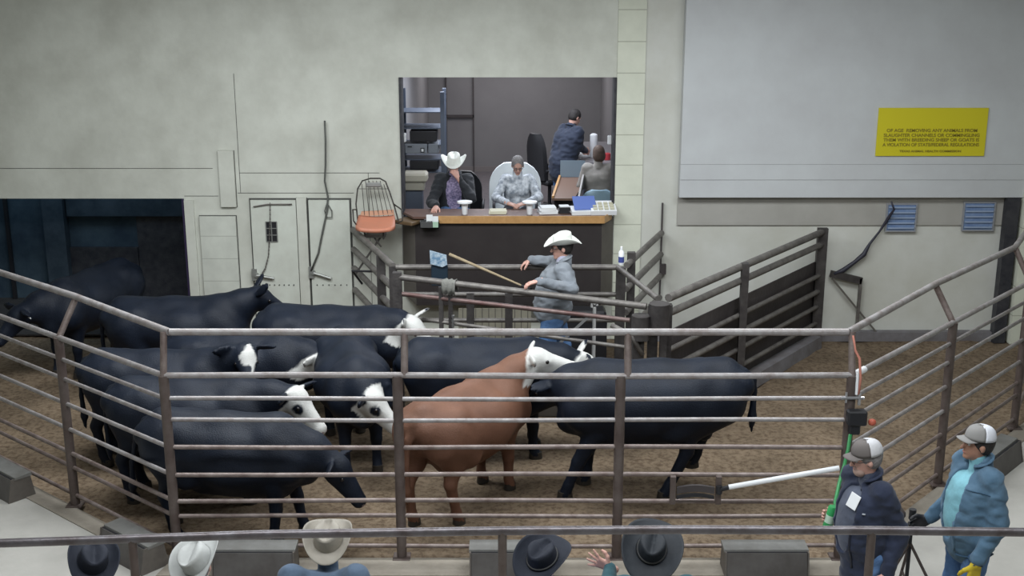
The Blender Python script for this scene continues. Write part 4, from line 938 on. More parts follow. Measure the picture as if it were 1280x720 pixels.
def rotm(yaw, pitch, roll=0):
    return Matrix.Rotation(yaw, 3, 'Z') @ Matrix.Rotation(-pitch, 3, 'Y') @ Matrix.Rotation(roll, 3, 'X')
def cow(px, py_top, Y, heading, label, m=M_cowblack, s=0.9, neck=(0, 10), head=(0, -35), face=None, legs=None, anchor='back', h=0.024, girth=1.0, tail=(0.0, 0.0), tag_ear=False, neck_len=0.52, ear_up=0.15, udder=False, X=None):
    """neck/head = (yaw, pitch) degrees relative to the body. Anchor: the middle of the back projects at px, at depth Y."""
    hd = R(heading)
    loc = Vector((X if X is not None else atY(px, py_top, Y).x, Y, 0.0))
    S = Solid(); g = girth
    def P(x, y, z): return (x*s, y*s, z*s)
    def c(a, b, ra, rb, k=0.08): S.cone(P(*a), P(*b), ra*s, rb*s, k*s)
    # trunk
    for sy in (-1, 1):
        c((-0.60, sy*0.10*g, 0.98), (0.05, sy*0.13*g, 0.90), 0.25, 0.30)
        c((0.05, sy*0.13*g, 0.90), (0.50, sy*0.08*g, 0.92), 0.30, 0.27)
    c((-0.70, 0, 1.16), (-0.1, 0, 1.13), 0.16, 0.15, 0.12); c((-0.1, 0, 1.13), (0.45, 0, 1.17), 0.15, 0.14, 0.12)
    dp = (g-1)*0.45 if g > 1 else 0.0
    c((-0.30, 0, 0.72-dp), (0.42, 0, 0.70-dp*0.9), 0.20, 0.20, 0.2)
    for sy in (-1, 1):
        c((-0.50, sy*0.22, 1.14), (-0.52, sy*0.22, 1.12), 0.085, 0.085, 0.12)      # hook bones
        c((-0.84, sy*0.12, 1.08), (-0.70, sy*0.14, 1.02), 0.12, 0.2, 0.1)          # pins, rump
        c((0.42, sy*0.17, 1.08), (0.62, sy*0.17, 0.86), 0.13, 0.17, 0.1)           # shoulder blades
    c((0.62, 0, 0.82), (0.72, 0, 0.72), 0.2, 0.13, 0.1)
    # legs: each foot offset (dx, dz)
    lg = dict(fl=(0, 0), fr=(0, 0), hl=(0, 0), hr=(0, 0)); lg.update(legs or {})
    hoofs = []
    for nm, sy in (('fl', 1), ('fr', -1)):
        dx, dz = lg[nm]; y = sy*0.17
        el = (0.46+dx*0.15, y, 0.66); kn = (0.50+dx*0.62+(0.08 if dz > 0.03 else 0), y, 0.37+dz*0.7); fe = (0.50+dx, y, 0.13+dz); ho = (0.53+dx, y, 0.045+dz)
        S.chain([P(0.54, y, 0.88), P(*el), P(*kn), P(*fe), P(*ho)], [0.16*s, 0.105*s, 0.06*s, 0.047*s, 0.062*s], 0.035*s); hoofs.append(ho)
    for nm, sy in (('hl', 1), ('hr', -1)):
        dx, dz = lg[nm]; y = sy*0.18
        st = (-0.46+dx*0.45, sy*0.22, 0.72); hk = (-0.77+dx*0.8, y, 0.47+dz*0.6); fe = (-0.72+dx, y, 0.13+dz); ho = (-0.68+dx, y, 0.045+dz)
        S.chain([P(-0.62, y, 0.98), P(*st)], [0.22*s, 0.15*s], 0.06*s)
        S.chain([P(-0.70, y, 0.92), P(-0.66+dx*0.6, y, 0.66), P(*hk), P(*fe), P(*ho)], [0.17*s, 0.115*s, 0.06*s, 0.047*s, 0.062*s], 0.04*s); hoofs.append(ho)
    if udder: c((-0.45, 0, 0.66), (-0.52, 0, 0.6), 0.13, 0.1, 0.05)
    # neck
    base = Vector((0.55, 0, 1.03)); nd = rotm(R(neck[0]), R(neck[1])) @ Vector((1, 0, 0)); N = base+nd*neck_len
    mid = base.lerp(N, 0.5)+Vector((0, 0, 0.02))
    S.cone(P(0.42, 0, 0.98), P(*mid), 0.25*s, 0.17*s, 0.12*s); S.cone(P(0.48, 0, 1.14), P(*(mid+Vector((0, 0, 0.06)))), 0.12*s, 0.11*s, 0.12*s)
    S.cone(P(*mid), P(*N), 0.17*s, 0.13*s, 0.08*s); S.cone(P(0.6, 0, 0.80), P(*(mid-Vector((0, 0, 0.09)))), 0.15*s, 0.10*s, 0.12*s)
    # head frame
    Rh = rotm(R(neck[0]*0.5+head[0]), R(head[1])); Nn = N
    def H(x, y, z): v = Nn+Rh @ Vector((x, y, z)); return P(*v)
    S.ell(H(0.04, 0, 0.0), np.array([0.15, 0.125, 0.125])*s, Rh, 0.05*s)
    S.cone(H(0.06, 0, 0.015), H(0.40, 0, -0.015), 0.105*s, 0.068*s, 0.04*s)
    S.cone(H(0.08, 0, -0.07), H(0.40, 0, -0.055), 0.085*s, 0.05*s, 0.04*s)
    S.ell(H(0.43, 0, -0.025), np.array([0.055, 0.078, 0.065])*s, Rh, 0.03*s)
    for sy in (-1, 1):
        S.cone(H(0.13, sy*0.088, 0.035), H(0.16, sy*0.085, 0.03), 0.035*s, 0.03*s, 0.03*s)
        eM = Rh @ Matrix.Rotation(sy*R(70), 3, 'Z') @ Matrix.Rotation(-ear_up, 3, 'Y')
        S.ell(H(-0.03+0.0, sy*0.215, 0.04+0.13*math.sin(ear_up)), np.array([0.145, 0.024, 0.07])*s, Rh @ Matrix.Rotation(sy*(R(80)), 3, 'Z') @ Matrix.Rotation(-ear_up, 3, 'Y') @ Matrix.Rotation(R(20), 3, 'X'), 0.02*s)
    # tail
    tx, tz = tail
    S.chain([P(-0.88, 0, 1.17), P(-0.96-tx*0.3, 0.02, 1.02+tz*0.4), P(-0.98-tx*0.8, 0.03, 0.75+tz), P(-0.97-tx, 0.04, 0.50+tz), P(-0.97-tx*1.2, 0.04, 0.36+tz)], [0.05*s, 0.035*s, 0.025*s, 0.04*s, 0.016*s], 0.03*s)
    V, Fq = S.mesh(h)
    # white face pattern in head coordinates
    RhT = np.array(Rh.transposed()); Nv = np.array(Nn)*s; L = (V-Nv) @ RhT.T/s
    wv = np.zeros(len(V))
    nz = np.array([mnoise.noise(Vector(p)*9) for p in V])
    if face == 'white' or face == 'bald':
        d = L[:, 0]+0.04*nz
        wv = np.clip((d+0.09)/0.02, 0, 1)*(np.abs(L[:, 1]) < (0.14 if face == 'white' else 0.4))*(np.abs(L[:, 2]+0.02) < 0.19)*(L[:, 0] < 0.52)
        if face == 'white':          # dark eye patches stay
            for sy in (-1, 1): wv *= np.clip((np.sqrt((L[:, 0]-0.13)**2+(L[:, 1]-sy*0.10)**2+(L[:, 2]-0.02)**2)-0.055+0.015*nz)/0.012, 0, 1)
        wv *= 1-0.0*nz
    elif face == 'blaze':
        dd_ = np.abs(L[:, 1]-0.035+0.05*nz)+np.abs(L[:, 0]-0.10)*0.35
        wv = np.clip((0.085+0.06*nz-dd_)/0.012, 0, 1)*(L[:, 2] > 0.0)*(L[:, 0] > -0.06)*(L[:, 0] < 0.30)
    elif face == 'snip':
        dd_ = np.sqrt((L[:, 0]-0.10)**2+(L[:, 1])**2); wv = np.clip((0.06+0.04*nz-dd_)/0.012, 0, 1)*(L[:, 2] > 0)
    o = arr_obj('cow', V, Fq, m, attr={'white_coat': wv})
    o.location = loc; o.rotation_euler = (0, 0, hd)
    tag(o, label, 'cow', 'cattle in the auction ring')
    for sy in (-1, 1):
        e = MB(); M_ = Matrix.Scale(1, 3); ec = Vector(H(0.135, sy*0.112, 0.035)); r_ = 0.021*s
        e.lathe([(r_*math.sin(a), -r_*math.cos(a)) for a in [0.15+i*(math.pi-0.3)/6 for i in range(7)]], ec, 10); e.build('eye', M_eye, o, smooth=True, local=True)
    e = MB(); ec = Vector(H(0.462, 0, -0.02)); 
    e.box(ec, (0.035*s, 0.10*s, 0.07*s), M=Rh, bevel=0.014*s); e.build('muzzle_pad', M_nose, o, smooth=True, local=True)
    for (x, y, z) in hoofs:
        e = MB(); e.lathe([(0.066*s, -0.0445*s), (0.058*s, 0.03*s), (0.03*s, 0.036*s)], (x*s, y*s, z*s), 12, Matrix.Diagonal(Vector((1.15, 0.95, 1)))); e.build('hoof', M_hoof, o, smooth=40, local=True)
    if tag_ear:
        e = MB(); ec = Vector(H(-0.02, 0.24, 0.02)); e.box(ec, (0.012, 0.05, 0.07), M=Rh, bevel=0.003); e.build('ear_tag', M_white, o, local=True)
    return o

# frontmost first; heading 0 = facing right of the picture
cow(0, 0, 10.15, -7, 'large black cow nearest the fence at the left, its head low', s=0.91, neck=(-3, -26), head=(-4, -52), legs=dict(hl=(-0.05, 0), hr=(0.12, 0), fl=(0.1, 0), fr=(-0.08, 0)), X=-2.48, tail=(0.12, -0.05), girth=1.18)
cow(0, 0, 10.97, -2, 'black cow with a white face and dark eye patch, second row from the fence', s=0.93, neck=(-14, 14), head=(-14, -42), face='white', X=-3.0, girth=1.12, neck_len=0.50)
cow(0, 0, 11.88, 0, 'black cow with a ragged white blaze on its forehead', s=0.92, neck=(-20, 34), head=(-62, -44), face='blaze', X=-3.55, neck_len=0.48, girth=1.0)
cow(0, 0, 12.52, -4, 'black cow with a white face hanging just right of the blazed cow', s=0.92, neck=(-20, -4), head=(-26, -42), face='bald', X=-2.88, neck_len=0.44, girth=1.0)
cow(0, 0, 12.0, -74, 'black cow with a white face pointing down right, in the middle of the herd', s=0.93, neck=(10, -12), head=(48, -40), face='white', X=-1.66, neck_len=0.34, girth=0.95)
cow(0, 0, 13.22, -4, 'black cow at the back with a raised all-white head and white ears', s=0.98, neck=(-24, 14), head=(-6, -36), face='bald', X=-1.98, neck_len=0.36, ear_up=0.45)
cow(0, 0, 13.75, 4, 'black cow before the white doors with both ears pricked up', s=0.95, neck=(6, 32), head=(10, -32), X=-3.88, neck_len=0.46, ear_up=0.85)
cow(0, 0, 14.95, 250, 'black cow standing in the dark alley opening at the far left', s=0.95, neck=(-30, -10), head=(-10, -40), X=-5.38, tag_ear=True)
cow(0, 0, 12.05, 1, 'black cow behind the red one, only its back and a pale ear showing', s=0.97, neck=(0, -2), head=(0, -30), face='bald', X=-0.27, neck_len=0.46, ear_up=0.6)
cow(0, 0, 10.80, 58, 'red-brown cow with a white face resting its head over its neighbours', m=M_cowred, s=0.94, neck=(-30, 34), head=(-42, -10), face='bald', X=-0.42, neck_len=0.52, legs=dict(hl=(0.0, 0), hr=(0.25, 0)), girth=1.18)
cow(0, 0, 11.10, 181, 'large black cow at the right with its rump to the empty side', s=1.04, neck=(-30, -8), head=(-18, -40), X=1.31, legs=dict(hl=(0.52, 0.0), hr=(0.22, 0.16), fl=(0.24, 0), fr=(0.04, 0)), tail=(0.0, 0.25), udder=True, girth=1.12, neck_len=0.36)

# ------------------------------------------------------------ people
M_skin = mat('fair_skin', (0.47, 0.27, 0.21), 0.5, noise=(0.52, 0.32, 0.26), scale=14, spec=0.35)
M_skinr = mat('ruddy_skin', (0.54, 0.30, 0.24), 0.5, noise=(0.60, 0.36, 0.30), scale=14, spec=0.35)
M_skint = mat('tanned_skin', (0.33, 0.175, 0.12), 0.5, noise=(0.38, 0.21, 0.15), scale=14, spec=0.35)
M_lip = mat('lips', (0.34, 0.13, 0.12), 0.5)
M_jeans = mat('blue_denim', (0.07, 0.15, 0.32), 0.85, noise=(0.11, 0.21, 0.40), scale=9, bump=0.3, bscale=120)
M_boot = mat('brown_boot_leather', (0.07, 0.04, 0.025), 0.5)
def fabric(name, c, c2=None, scale=7, bump=0.35): return mat(name, c, 0.85, noise=c2 or tuple(min(1, x*1.35+0.004) for x in c), scale=scale, bump=bump, bscale=16, sheen=0.1)

def hand_solid(wr, fdir, pnorm, thumb, curl=0.5, spread=0.0, k=1.0, th_out=0.6):
    """palm + four jointed fingers of unequal length + thumb from the side of the palm"""
    f = Vector(fdir).normalized(); n = Vector(pnorm); n = (n-f*n.dot(f)).normalized(); s = Vector(thumb); s = (s-f*s.dot(f)-n*s.dot(n)).normalized()
    wr = Vector(wr); S = Solid(); q = lambda v: tuple(v)
    S.cone(q(wr-f*0.035*k), q(wr+f*0.01*k), 0.026*k, 0.027*k, 0.012)
    for u in (-0.028, -0.010, 0.010, 0.028):
        S.cone(q(wr+f*0.012*k+s*u*0.7*k), q(wr+f*0.085*k+s*u*k), 0.0155*k, 0.0125*k, 0.012)
    for i, (u, L) in enumerate(((0.031, 0.072), (0.011, 0.082), (-0.010, 0.076), (-0.030, 0.060))):
        a = spread*(1.5-i)*0.5; base = wr+f*0.085*k+s*u*k; d = (f*math.cos(a)+s*math.sin(a)).normalized(); p = base; ang = 0
        for j, (fr, r) in enumerate(((0.45, 0.0098), (0.30, 0.009), (0.25, 0.0078))):
            ang += curl*(0.55 if j == 0 else 0.75)
            dj = d*math.cos(ang)+n*math.sin(ang); p2 = p+dj*L*fr*k; S.cone(q(p), q(p2), r*k, (r-0.0009)*k, 0.005); p = p2
    t0 = wr+f*0.028*k+s*0.026*k; t1 = t0+(f*0.55+s*th_out+n*0.35).normalized()*0.04*k; t2 = t1+(f*0.85+s*th_out*0.4+n*(0.35+curl*0.4)).normalized()*0.032*k; t3 = t2+(f*0.9+n*(0.3+curl*0.5)).normalized()*0.024*k
    S.chain([q(t0), q(t1), q(t2), q(t3)], [0.0165*k, 0.0125*k, 0.011*k, 0.009*k], 0.008)
    return S

def tapered_brim_hat(parent, c, M, m, band=None, brim=(0.205, 0.175), curl=0.075, crown_h=0.115, crown=(0.113, 0.094), name='cowboy_hat', droop=0.022, crease=0.035):
    """western hat: oval crown with a pinched crease, brim rolled up at the sides. local x = front"""
    c = Vector(c); vs = []; fs = []; n = 40; T = 7
    for t in range(T+1):
        u = t/T
        for k in range(n):
            a = 2*math.pi*k/n; ca, sa = math.cos(a), math.sin(a)
            rx = crown[0]*(1-u)+brim[0]*u; ry = crown[1]*(1-u)+brim[1]*u
            z = curl*abs(sa)**2.2*u**1.8-droop*abs(ca)**3*u**1.5
            vs.append(Vector((rx*ca, ry*sa*(1-0.10*u*abs(sa)), z)))
    for t in range(T):
        for k in range(n): a = t*n+k; b = t*n+(k+1) % n; fs.append((a, b, b+n, a+n))
    g = MB(); g.add([M @ v+c for v in vs], fs); br = g.build(name, m, parent, smooth=True, local=True)
    sd_ = br.modifiers.new('thickness', 'SOLIDIFY'); sd_.thickness = 0.004
    g = MB(); vs = []; fs = []
    K = [(0.0, 1.0), (0.25, 0.985), (0.5, 0.965), (0.75, 0.935), (0.92, 0.89), (1.0, 0.80), (1.0, 0.6), (1.0, 0.4), (1.0, 0.2)]
    for (hz, sc_) in K:
        for k in range(n):
            a = 2*math.pi*k/n; x = crown[0]*sc_*math.cos(a); y = crown[1]*sc_*math.sin(a)
            pinch = 1-0.34*max(0, x/crown[0])**1.5*hz; y *= pinch
            z = crown_h*hz
            if hz >= 0.92:
                z += 0.012*math.cos(a)*sc_*0-0.010*(x/crown[0]); z -= crease*math.exp(-(y/0.030)**2)*(1 if hz == 1.0 else 0.15)
                z -= 0.02*math.exp(-((abs(y)-0.055)/0.02)**2)*max(0, x/crown[0])
            vs.append(Vector((x, y, z)))
    m_ = len(K)
    for t in range(m_-1):
        for k in range(n): a = t*n+k; b = t*n+(k+1) % n; fs.append((a, b, b+n, a+n))
    vs.append(Vector((0, 0, crown_h-crease))); fs += [((m_-1)*n+k, (m_-1)*n+(k+1) % n, m_*n) for k in range(n)]
    g.add([M @ v+c for v in vs], fs); cr = g.build('crown', m, br, smooth=True, local=True)
    if band:
        g = MB(); g.tube([M @ Vector((crown[0]*1.015*math.cos(2*math.pi*k/24), crown[1]*1.015*math.sin(2*math.pi*k/24), 0.014))+c for k in range(25)], 0.008, 6, flat=0.5); g.build('hat_band', band, br, smooth=True, local=True)
    return br

def cap(parent, c, M, m_front, m_back, visor_m=None, r=(0.109, 0.089, 0.098)):
    """baseball cap: solid front panels, mesh back, curved visor. local x = front"""
    c = Vector(c); root = None
    for nm, m, sel in (('cap', m_front, lambda x: x > 0.005), ('mesh_back', m_back, lambda x: x <= 0.005)):
        vs = []; fs = []; n = 36; T = 9
        for t in range(T+1):
            e_ = (math.pi/2)*t/T*0.98
            for k in range(n):
                a = 2*math.pi*k/n; zz = r[2]*math.sin(e_)**0.9
                vs.append(Vector((r[0]*math.cos(e_)**0.62*math.cos(a), r[1]*math.cos(e_)**0.62*math.sin(a), zz)))
        for t in range(T):
            for k in range(n):
                q = (t*n+k, t*n+(k+1) % n, (t+1)*n+(k+1) % n, (t+1)*n+k)
                if sel(sum(vs[i].x for i in q)/4): fs.append(q)
        g = MB(); g.add([M @ v+c for v in vs], fs); o = g.build(nm, m, parent if root is None else root, smooth=True, local=True)
        s_ = o.modifiers.new('thickness', 'SOLIDIFY'); s_.thickness = 0.004; s_.offset = 1
        if root is None: root = o
    vs = []; fs = []; n = 14
    for j in range(5):
        for k in range(n+1):
            a = -1.15+2.3*k/n; u = j/4
            x0, y0 = r[0]*math.cos(a), r[1]*math.sin(a); x1, y1 = r[0]*math.cos(a)*0.75+0.078+0.012*math.cos(a), r[1]*math.sin(a)*0.95
            y = y0*(1-u)+y1*u; vs.append(Vector((x0*(1-u)+x1*u, y, 0.010-0.012*u-2.6*y*y)))
    fs = [(j*(n+1)+k, j*(n+1)+k+1, (j+1)*(n+1)+k+1, (j+1)*(n+1)+k) for j in range(4) for k in range(n)]
    g = MB(); g.add([M @ v+c for v in vs], fs); v_ = g.build('visor', visor_m or m_front, root, smooth=True, local=True); s_ = v_.modifiers.new('thickness', 'SOLIDIFY'); s_.thickness = 0.004
    g = MB(); g.box(M @ Vector((0, 0, r[2]+0.001))+c, (0.014, 0.014, 0.008), M=M, bevel=0.003); g.build('top_button', m_front, root, local=True)
    return root

def human(label, x, y, z0, heading, pose='stand', k=1.0, seat=0.46, over=None, head=(0, 0), skin=M_skin, hands=None, outfit=None, build=1.0, belly=0.0, lean=0.0, h=0.0105, female=False):
    """over: joint -> world coordinates. head=(yaw,pitch) relative to heading, pitch<0 looks down."""
    hd = R(heading); f = Vector((math.cos(hd), math.sin(hd), 0)); l = Vector((-f.y, f.x, 0)); loc = Vector((x, y, z0))
    def Q(a, b, c): return f*a*k+l*b*k+Vector((0, 0, c*k))
    J = {}
    sh = 0.17 if female else 0.185
    if pose == 'stand':
        J.update(pelvis=Q(0, 0, 0.95), chest=Q(lean*0.33, 0, 1.28), neck=Q(lean*0.5, 0, 1.47), head=Q(lean*0.6+0.03, 0, 1.625))
        for s, nm in ((1, 'l'), (-1, 'r')):
            J['sh_'+nm] = Q(lean*0.47, s*sh, 1.42); J['el_'+nm] = Q(lean*0.4-0.03, s*0.245, 1.13); J['wr_'+nm] = Q(lean*0.3+0.06, s*0.25, 0.87)
            J['hip_'+nm] = Q(0, s*0.095, 0.90); J['kn_'+nm] = Q(0.02, s*0.11, 0.50); J['an_'+nm] = Q(0, s*0.12, 0.09); J['toe_'+nm] = Q(0.16, s*0.14, 0.045)
    else:
        b = seat/k
        J.update(pelvis=Q(0, 0, b+0.12), chest=Q(lean*0.3, 0, b+0.43), neck=Q(lean*0.5, 0, b+0.62), head=Q(lean*0.6+0.03, 0, b+0.77))
        for s, nm in ((1, 'l'), (-1, 'r')):
            J['sh_'+nm] = Q(lean*0.47, s*sh, b+0.57); J['el_'+nm] = Q(lean*0.4+0.04, s*0.25, b+0.30); J['wr_'+nm] = Q(0.28, s*0.16, b+0.24)
            J['hip_'+nm] = Q(0.02, s*0.10, b+0.10); J['kn_'+nm] = Q(0.45, s*0.14, b+0.09); J['an_'+nm] = Q(0.44, s*0.14, 0.09); J['toe_'+nm] = Q(0.60, s*0.16, 0.045)
    for n_, v in (over or {}).items(): J[n_] = Vector(v)-loc
    t = lambda v: tuple(v); w_ = build
    S = Solid(); pel, che, nek, hea = J['pelvis'], J['chest'], J['neck'], J['head']
    def torso(S, add, low=0.0):
        for s in (-1, 1):
            S.cone(t(pel+l*s*0.055*k*w_), t(che+l*s*0.07*k*w_), (0.105*w_)*k+add, (0.115*w_)*k+add, 0.06)
            S.cone(t(che+l*s*0.06*k*w_), t((J['sh_l'] if s > 0 else J['sh_r'])*0.75+nek*0.25-Vector((0, 0, 0.02))), 0.112*w_*k+add, 0.06*k+add, 0.05)
        S.cone(t(pel), t(pel-Vector((0, 0, 0.03+low))), 0.11*w_*k+add, 0.11*w_*k+add, 0.05)
        if belly: S.ell(t(pel.lerp(che, 0.42)+f*(0.05+belly*0.5)), np.array([0.11+belly*0.5, 0.155*w_, 0.24])*k+add, rotm(hd, 0), 0.12)
        if female:
            for s in (-1, 1): S.ell(t(che+f*0.075*k+l*s*0.07*k-Vector((0, 0, 0.02))), np.array([0.065, 0.07, 0.07])*k+add, None, 0.04)
    def arms(S, add, end=1.0):
        for n_ in 'lr':
            S.chain([t(J['sh_'+n_]), t(J['el_'+n_]), t(J['el_'+n_].lerp(J['wr_'+n_], end))], [0.058*k*w_+add, 0.043*k+add, 0.030*k+add*0.85], 0.025)
    def legs_(S, add, end=1.0):
        for n_ in 'lr':
            S.cone(t(pel), t(J['hip_'+n_]), 0.10*k+add, 0.092*k+add, 0.05)
            S.chain([t(J['hip_'+n_]), t(J['kn_'+n_]), t(J['kn_'+n_].lerp(J['an_'+n_], 0.35)), t(J['kn_'+n_].lerp(J['an_'+n_], end))], [0.092*k*w_+add, 0.060*k+add, 0.060*k+add, 0.040*k+add], 0.03)
    torso(S, 0); arms(S, 0); legs_(S, 0)
    for n_ in 'lr': S.cone(t(J['an_'+n_]), t(J['toe_'+n_]), 0.042*k, 0.032*k, 0.03)
    Mh = rotm(hd+R(head[0]), R(head[1])); Hh = lambda a, b, c: hea+Mh @ Vector((a, b, c))*k
    S.cone(t(nek-Vector((0, 0, 0.04))), t(Hh(-0.02, 0, -0.06)), 0.062*k, 0.054*k, 0.03)
    S.ell(t(Hh(-0.012, 0, 0.03)), np.array([0.098, 0.076, 0.092])*k, Mh, 0.02)
    S.ell(t(Hh(0.028, 0, -0.045)), np.array([0.064, 0.056, 0.075])*k, Mh, 0.03)
    S.ell(t(Hh(0.068, 0, -0.098)), np.array([0.026, 0.03, 0.02])*k, Mh, 0.02)
    S.cone(t(Hh(0.085, 0, 0.010)), t(Hh(0.112, 0, -0.030)), 0.010*k, 0.015*k, 0.012)
    S.cone(t(Hh(0.080, 0.03, 0.028)), t(Hh(0.080, -0.03, 0.028)), 0.013*k, 0.013*k, 0.012)
    S.cone(t(Hh(0.084, 0.018, -0.062)), t(Hh(0.084, -0.018, -0.062)), 0.010*k, 0.010*k, 0.010)
    for s in (-1, 1): S.ell(t(Hh(-0.008, s*0.078, -0.008)), np.array([0.022, 0.010, 0.034])*k, Mh, 0.006)
    V, Fq = S.mesh(h)
    hs_ = dict(l={}, r={}); hs_.update(hands or {})
    for n_, s in (('l', 1), ('r', -1)):
        hp = hs_[n_]
        if hp is None: continue
        wr = J['wr_'+n_]; fd = Vector(hp.get('dir', (wr-J['el_'+n_]))); pn = Vector(hp.get('palm', -l*s)); th = Vector(hp.get('thumb', f))
        V2, F2 = hand_solid(wr, fd, pn, th, hp.get('curl', 0.45), hp.get('spread', 0.1), k*1.03, hp.get('th', 0.6)).mesh(0.0052)
        Fq = np.concatenate([Fq, F2+len(V)]); V = np.concatenate([V, V2])
    o = arr_obj('person', V, Fq, skin); o.location = loc; tag(o, label, 'person')
    # face details
    for s in (-1, 1):
        g = MB(); g.lathe([(0.012*k*math.sin(a), -0.012*k*math.cos(a)) for a in [0.2+i*(math.pi-0.4)/5 for i in range(6)]], Hh(0.077, s*0.031, 0.008), 10); ey = g.build('eye', mat_eyew, o, smooth=True, local=True)
        g = MB(); g.box(Hh(0.088, s*0.031, 0.008), (0.004*k, 0.010*k, 0.010*k), M=Mh, bevel=0.002); g.build('iris', M_eye, ey, local=True)
    g = MB(); g.tube([Hh(0.091, 0.022, -0.064), Hh(0.0965, 0.0, -0.062), Hh(0.091, -0.022, -0.064)], 0.0042*k, 6); g.build('mouth', M_lip, o, smooth=True, local=True)
    F_ = outfit or {}
    if 'glasses' in F_:
        g = MB()
        for s in (-1, 1):
            g.tube([Hh(0.101, s*0.034+0.023*math.cos(a), 0.005+0.017*math.sin(a)) for a in [2*math.pi*i/14 for i in range(15)]], 0.0025, 5)
            g.tube([Hh(0.1, s*0.058, 0.012), Hh(0.07, s*0.082, 0.012), Hh(-0.01, s*0.084, 0.01)], 0.0025, 5)
        g.tube([Hh(0.101, 0.011, 0.01), Hh(0.106, 0, 0.012), Hh(0.101, -0.011, 0.01)], 0.0025, 5)
        g.build('glasses', M_black, o, smooth=True, local=True)
    if 'hair' in F_:
        hm, style = F_['hair']; S = Solid()
        S.ell(t(Hh(-0.022, 0, 0.034)), np.array([0.104, 0.086, 0.098])*k, Mh, 0.02)
        if style in ('short', 'grey_crop'): S.ell(t(Hh(-0.045, 0, -0.02)), np.array([0.06, 0.076, 0.06])*k, Mh, 0.03)
        if style == 'bob': S.ell(t(Hh(-0.04, 0, -0.03)), np.array([0.075, 0.095, 0.095])*k, Mh, 0.03)
        S.ell(t(Hh(0.075, 0, -0.045)), np.array([0.062, 0.072, 0.105])*k, Mh, 0.01, cut=True)
        zl = F_['hat'].get('up', 0.052)-0.006 if 'hat' in F_ else (0.046 if 'cap' in F_ else 9)
        hq = F_.get('hat', {}); up_ = Mh @ Matrix.Rotation(hq.get('tilt', 0), 3, 'Y') @ Matrix.Rotation(hq.get('roll', 0), 3, 'X') @ Vector((0, 0, 1)); pc = Hh(-0.012, 0, zl if zl < 5 else 0)
        cl = (lambda X, Y, Z: ((X-pc.x)*up_.x+(Y-pc.y)*up_.y+(Z-pc.z)*up_.z)) if zl < 5 else None
        Vh, Fh = S.mesh(0.009, clip=cl); arr_obj('hair', Vh, Fh, hm, o)
    if 'beard' in F_:
        S = Solid(); S.ell(t(Hh(0.052, 0, -0.085)), np.array([0.048, 0.056, 0.045])*k, Mh, 0.02); S.cone(t(Hh(0.088, 0.02, -0.048)), t(Hh(0.088, -0.02, -0.048)), 0.013*k, 0.013*k, 0.012); S.ell(t(Hh(0.10, 0, -0.064)), np.array([0.012, 0.02, 0.006])*k, Mh, 0.005, cut=True)
        Vh, Fh = S.mesh(0.008); arr_obj('beard', Vh, Fh, F_['beard'], o)
    if 'shirt' in F_:
        S = Solid(); torso(S, 0.013); S.cone(t(nek-Vector((0, 0, 0.03))), t(nek.lerp(hea, 0.30)), 0.072*k, 0.066*k, 0.02)
        if 'jacket' not in F_: arms(S, 0.016, F_.get('sleeve', 0.93))
        Vh, Fh = S.mesh(h); arr_obj('shirt', Vh, Fh, F_['shirt'], o)
    if 'trousers' in F_:
        S = Solid(); legs_(S, 0.016, 0.95); Vh, Fh = S.mesh(h*1.15); arr_obj('trousers', Vh, Fh, F_['trousers'], o)
        for n_ in 'lr':
            S = Solid(); S.cone(t(J['an_'+n_]+Vector((0, 0, 0.06))), t(J['an_'+n_]), 0.05*k, 0.05*k, 0.02); S.cone(t(J['an_'+n_]-Vector((0, 0, 0.03))), t(J['toe_'+n_]+(J['toe_'+n_]-J['an_'+n_])*0.3), 0.048*k, 0.036*k, 0.03)
            zf = -J['an_'+n_].z; Vh, Fh = S.mesh(0.012, clip=lambda X, Y, Z, q=J['an_'+n_].z-0.088*k: (q-Z)*0.9); arr_obj('boot', Vh, Fh, F_.get('boots', M_boot), o)
    if 'jacket' in F_:
        S = Solid(); torso(S, 0.026+F_.get('puff', 0.0), F_.get('hem', 0.05)); arms(S, 0.026, F_.get('sleeve', 0.95))
        S.cone(t(pel), t(pel-Vector((0, 0, 0.03+F_.get('hem', 0.05)))), 0.135*w_*k+0.03, 0.145*w_*k+0.03, 0.05)
        S.cone(t(nek-Vector((0, 0, 0.03))-f*0.01), t(nek.lerp(hea, 0.12)-f*0.015), 0.09*k, 0.085*k, 0.02)
        for n_ in 'lr':       # folds at the elbows
            e_ = J['el_'+n_]; S.cone(t(e_.lerp(J['sh_'+n_], 0.12)), t(e_.lerp(J['wr_'+n_], 0.1)), 0.076*k, 0.072*k, 0.02)
        if F_.get('open', 0):
            wd_ = F_['open']; fr_ = che+f*(0.18*k+belly*0.9); S.ell(t(fr_+Vector((0, 0, 0.02))), np.array([0.16, wd_, 0.40])*k, rotm(hd, 0), 0.01, cut=True)
        S.ell(t(nek+f*0.03+Vector((0, 0, 0.07))), np.array([0.075, 0.066, 0.10])*k, rotm(hd, 0), 0.01, cut=True)
        Vh, Fh = S.mesh(h); jk = arr_obj('jacket', Vh, Fh, F_['jacket'], o)
        if F_.get('collar', 1):
            g = MB(); pts = []
            for i in range(13):
                a = R(35)+R(290)*i/12; pts.append(nek+f*(0.085*math.cos(a)+0.0)*k+l*(0.088*math.sin(a))*k+Vector((0, 0, 0.03-0.03*math.cos(a)))*k)
            g.tube(pts, 0.022*k, 8, flat=0.5); g.build('collar', F_['jacket'], jk, smooth=True, local=True)
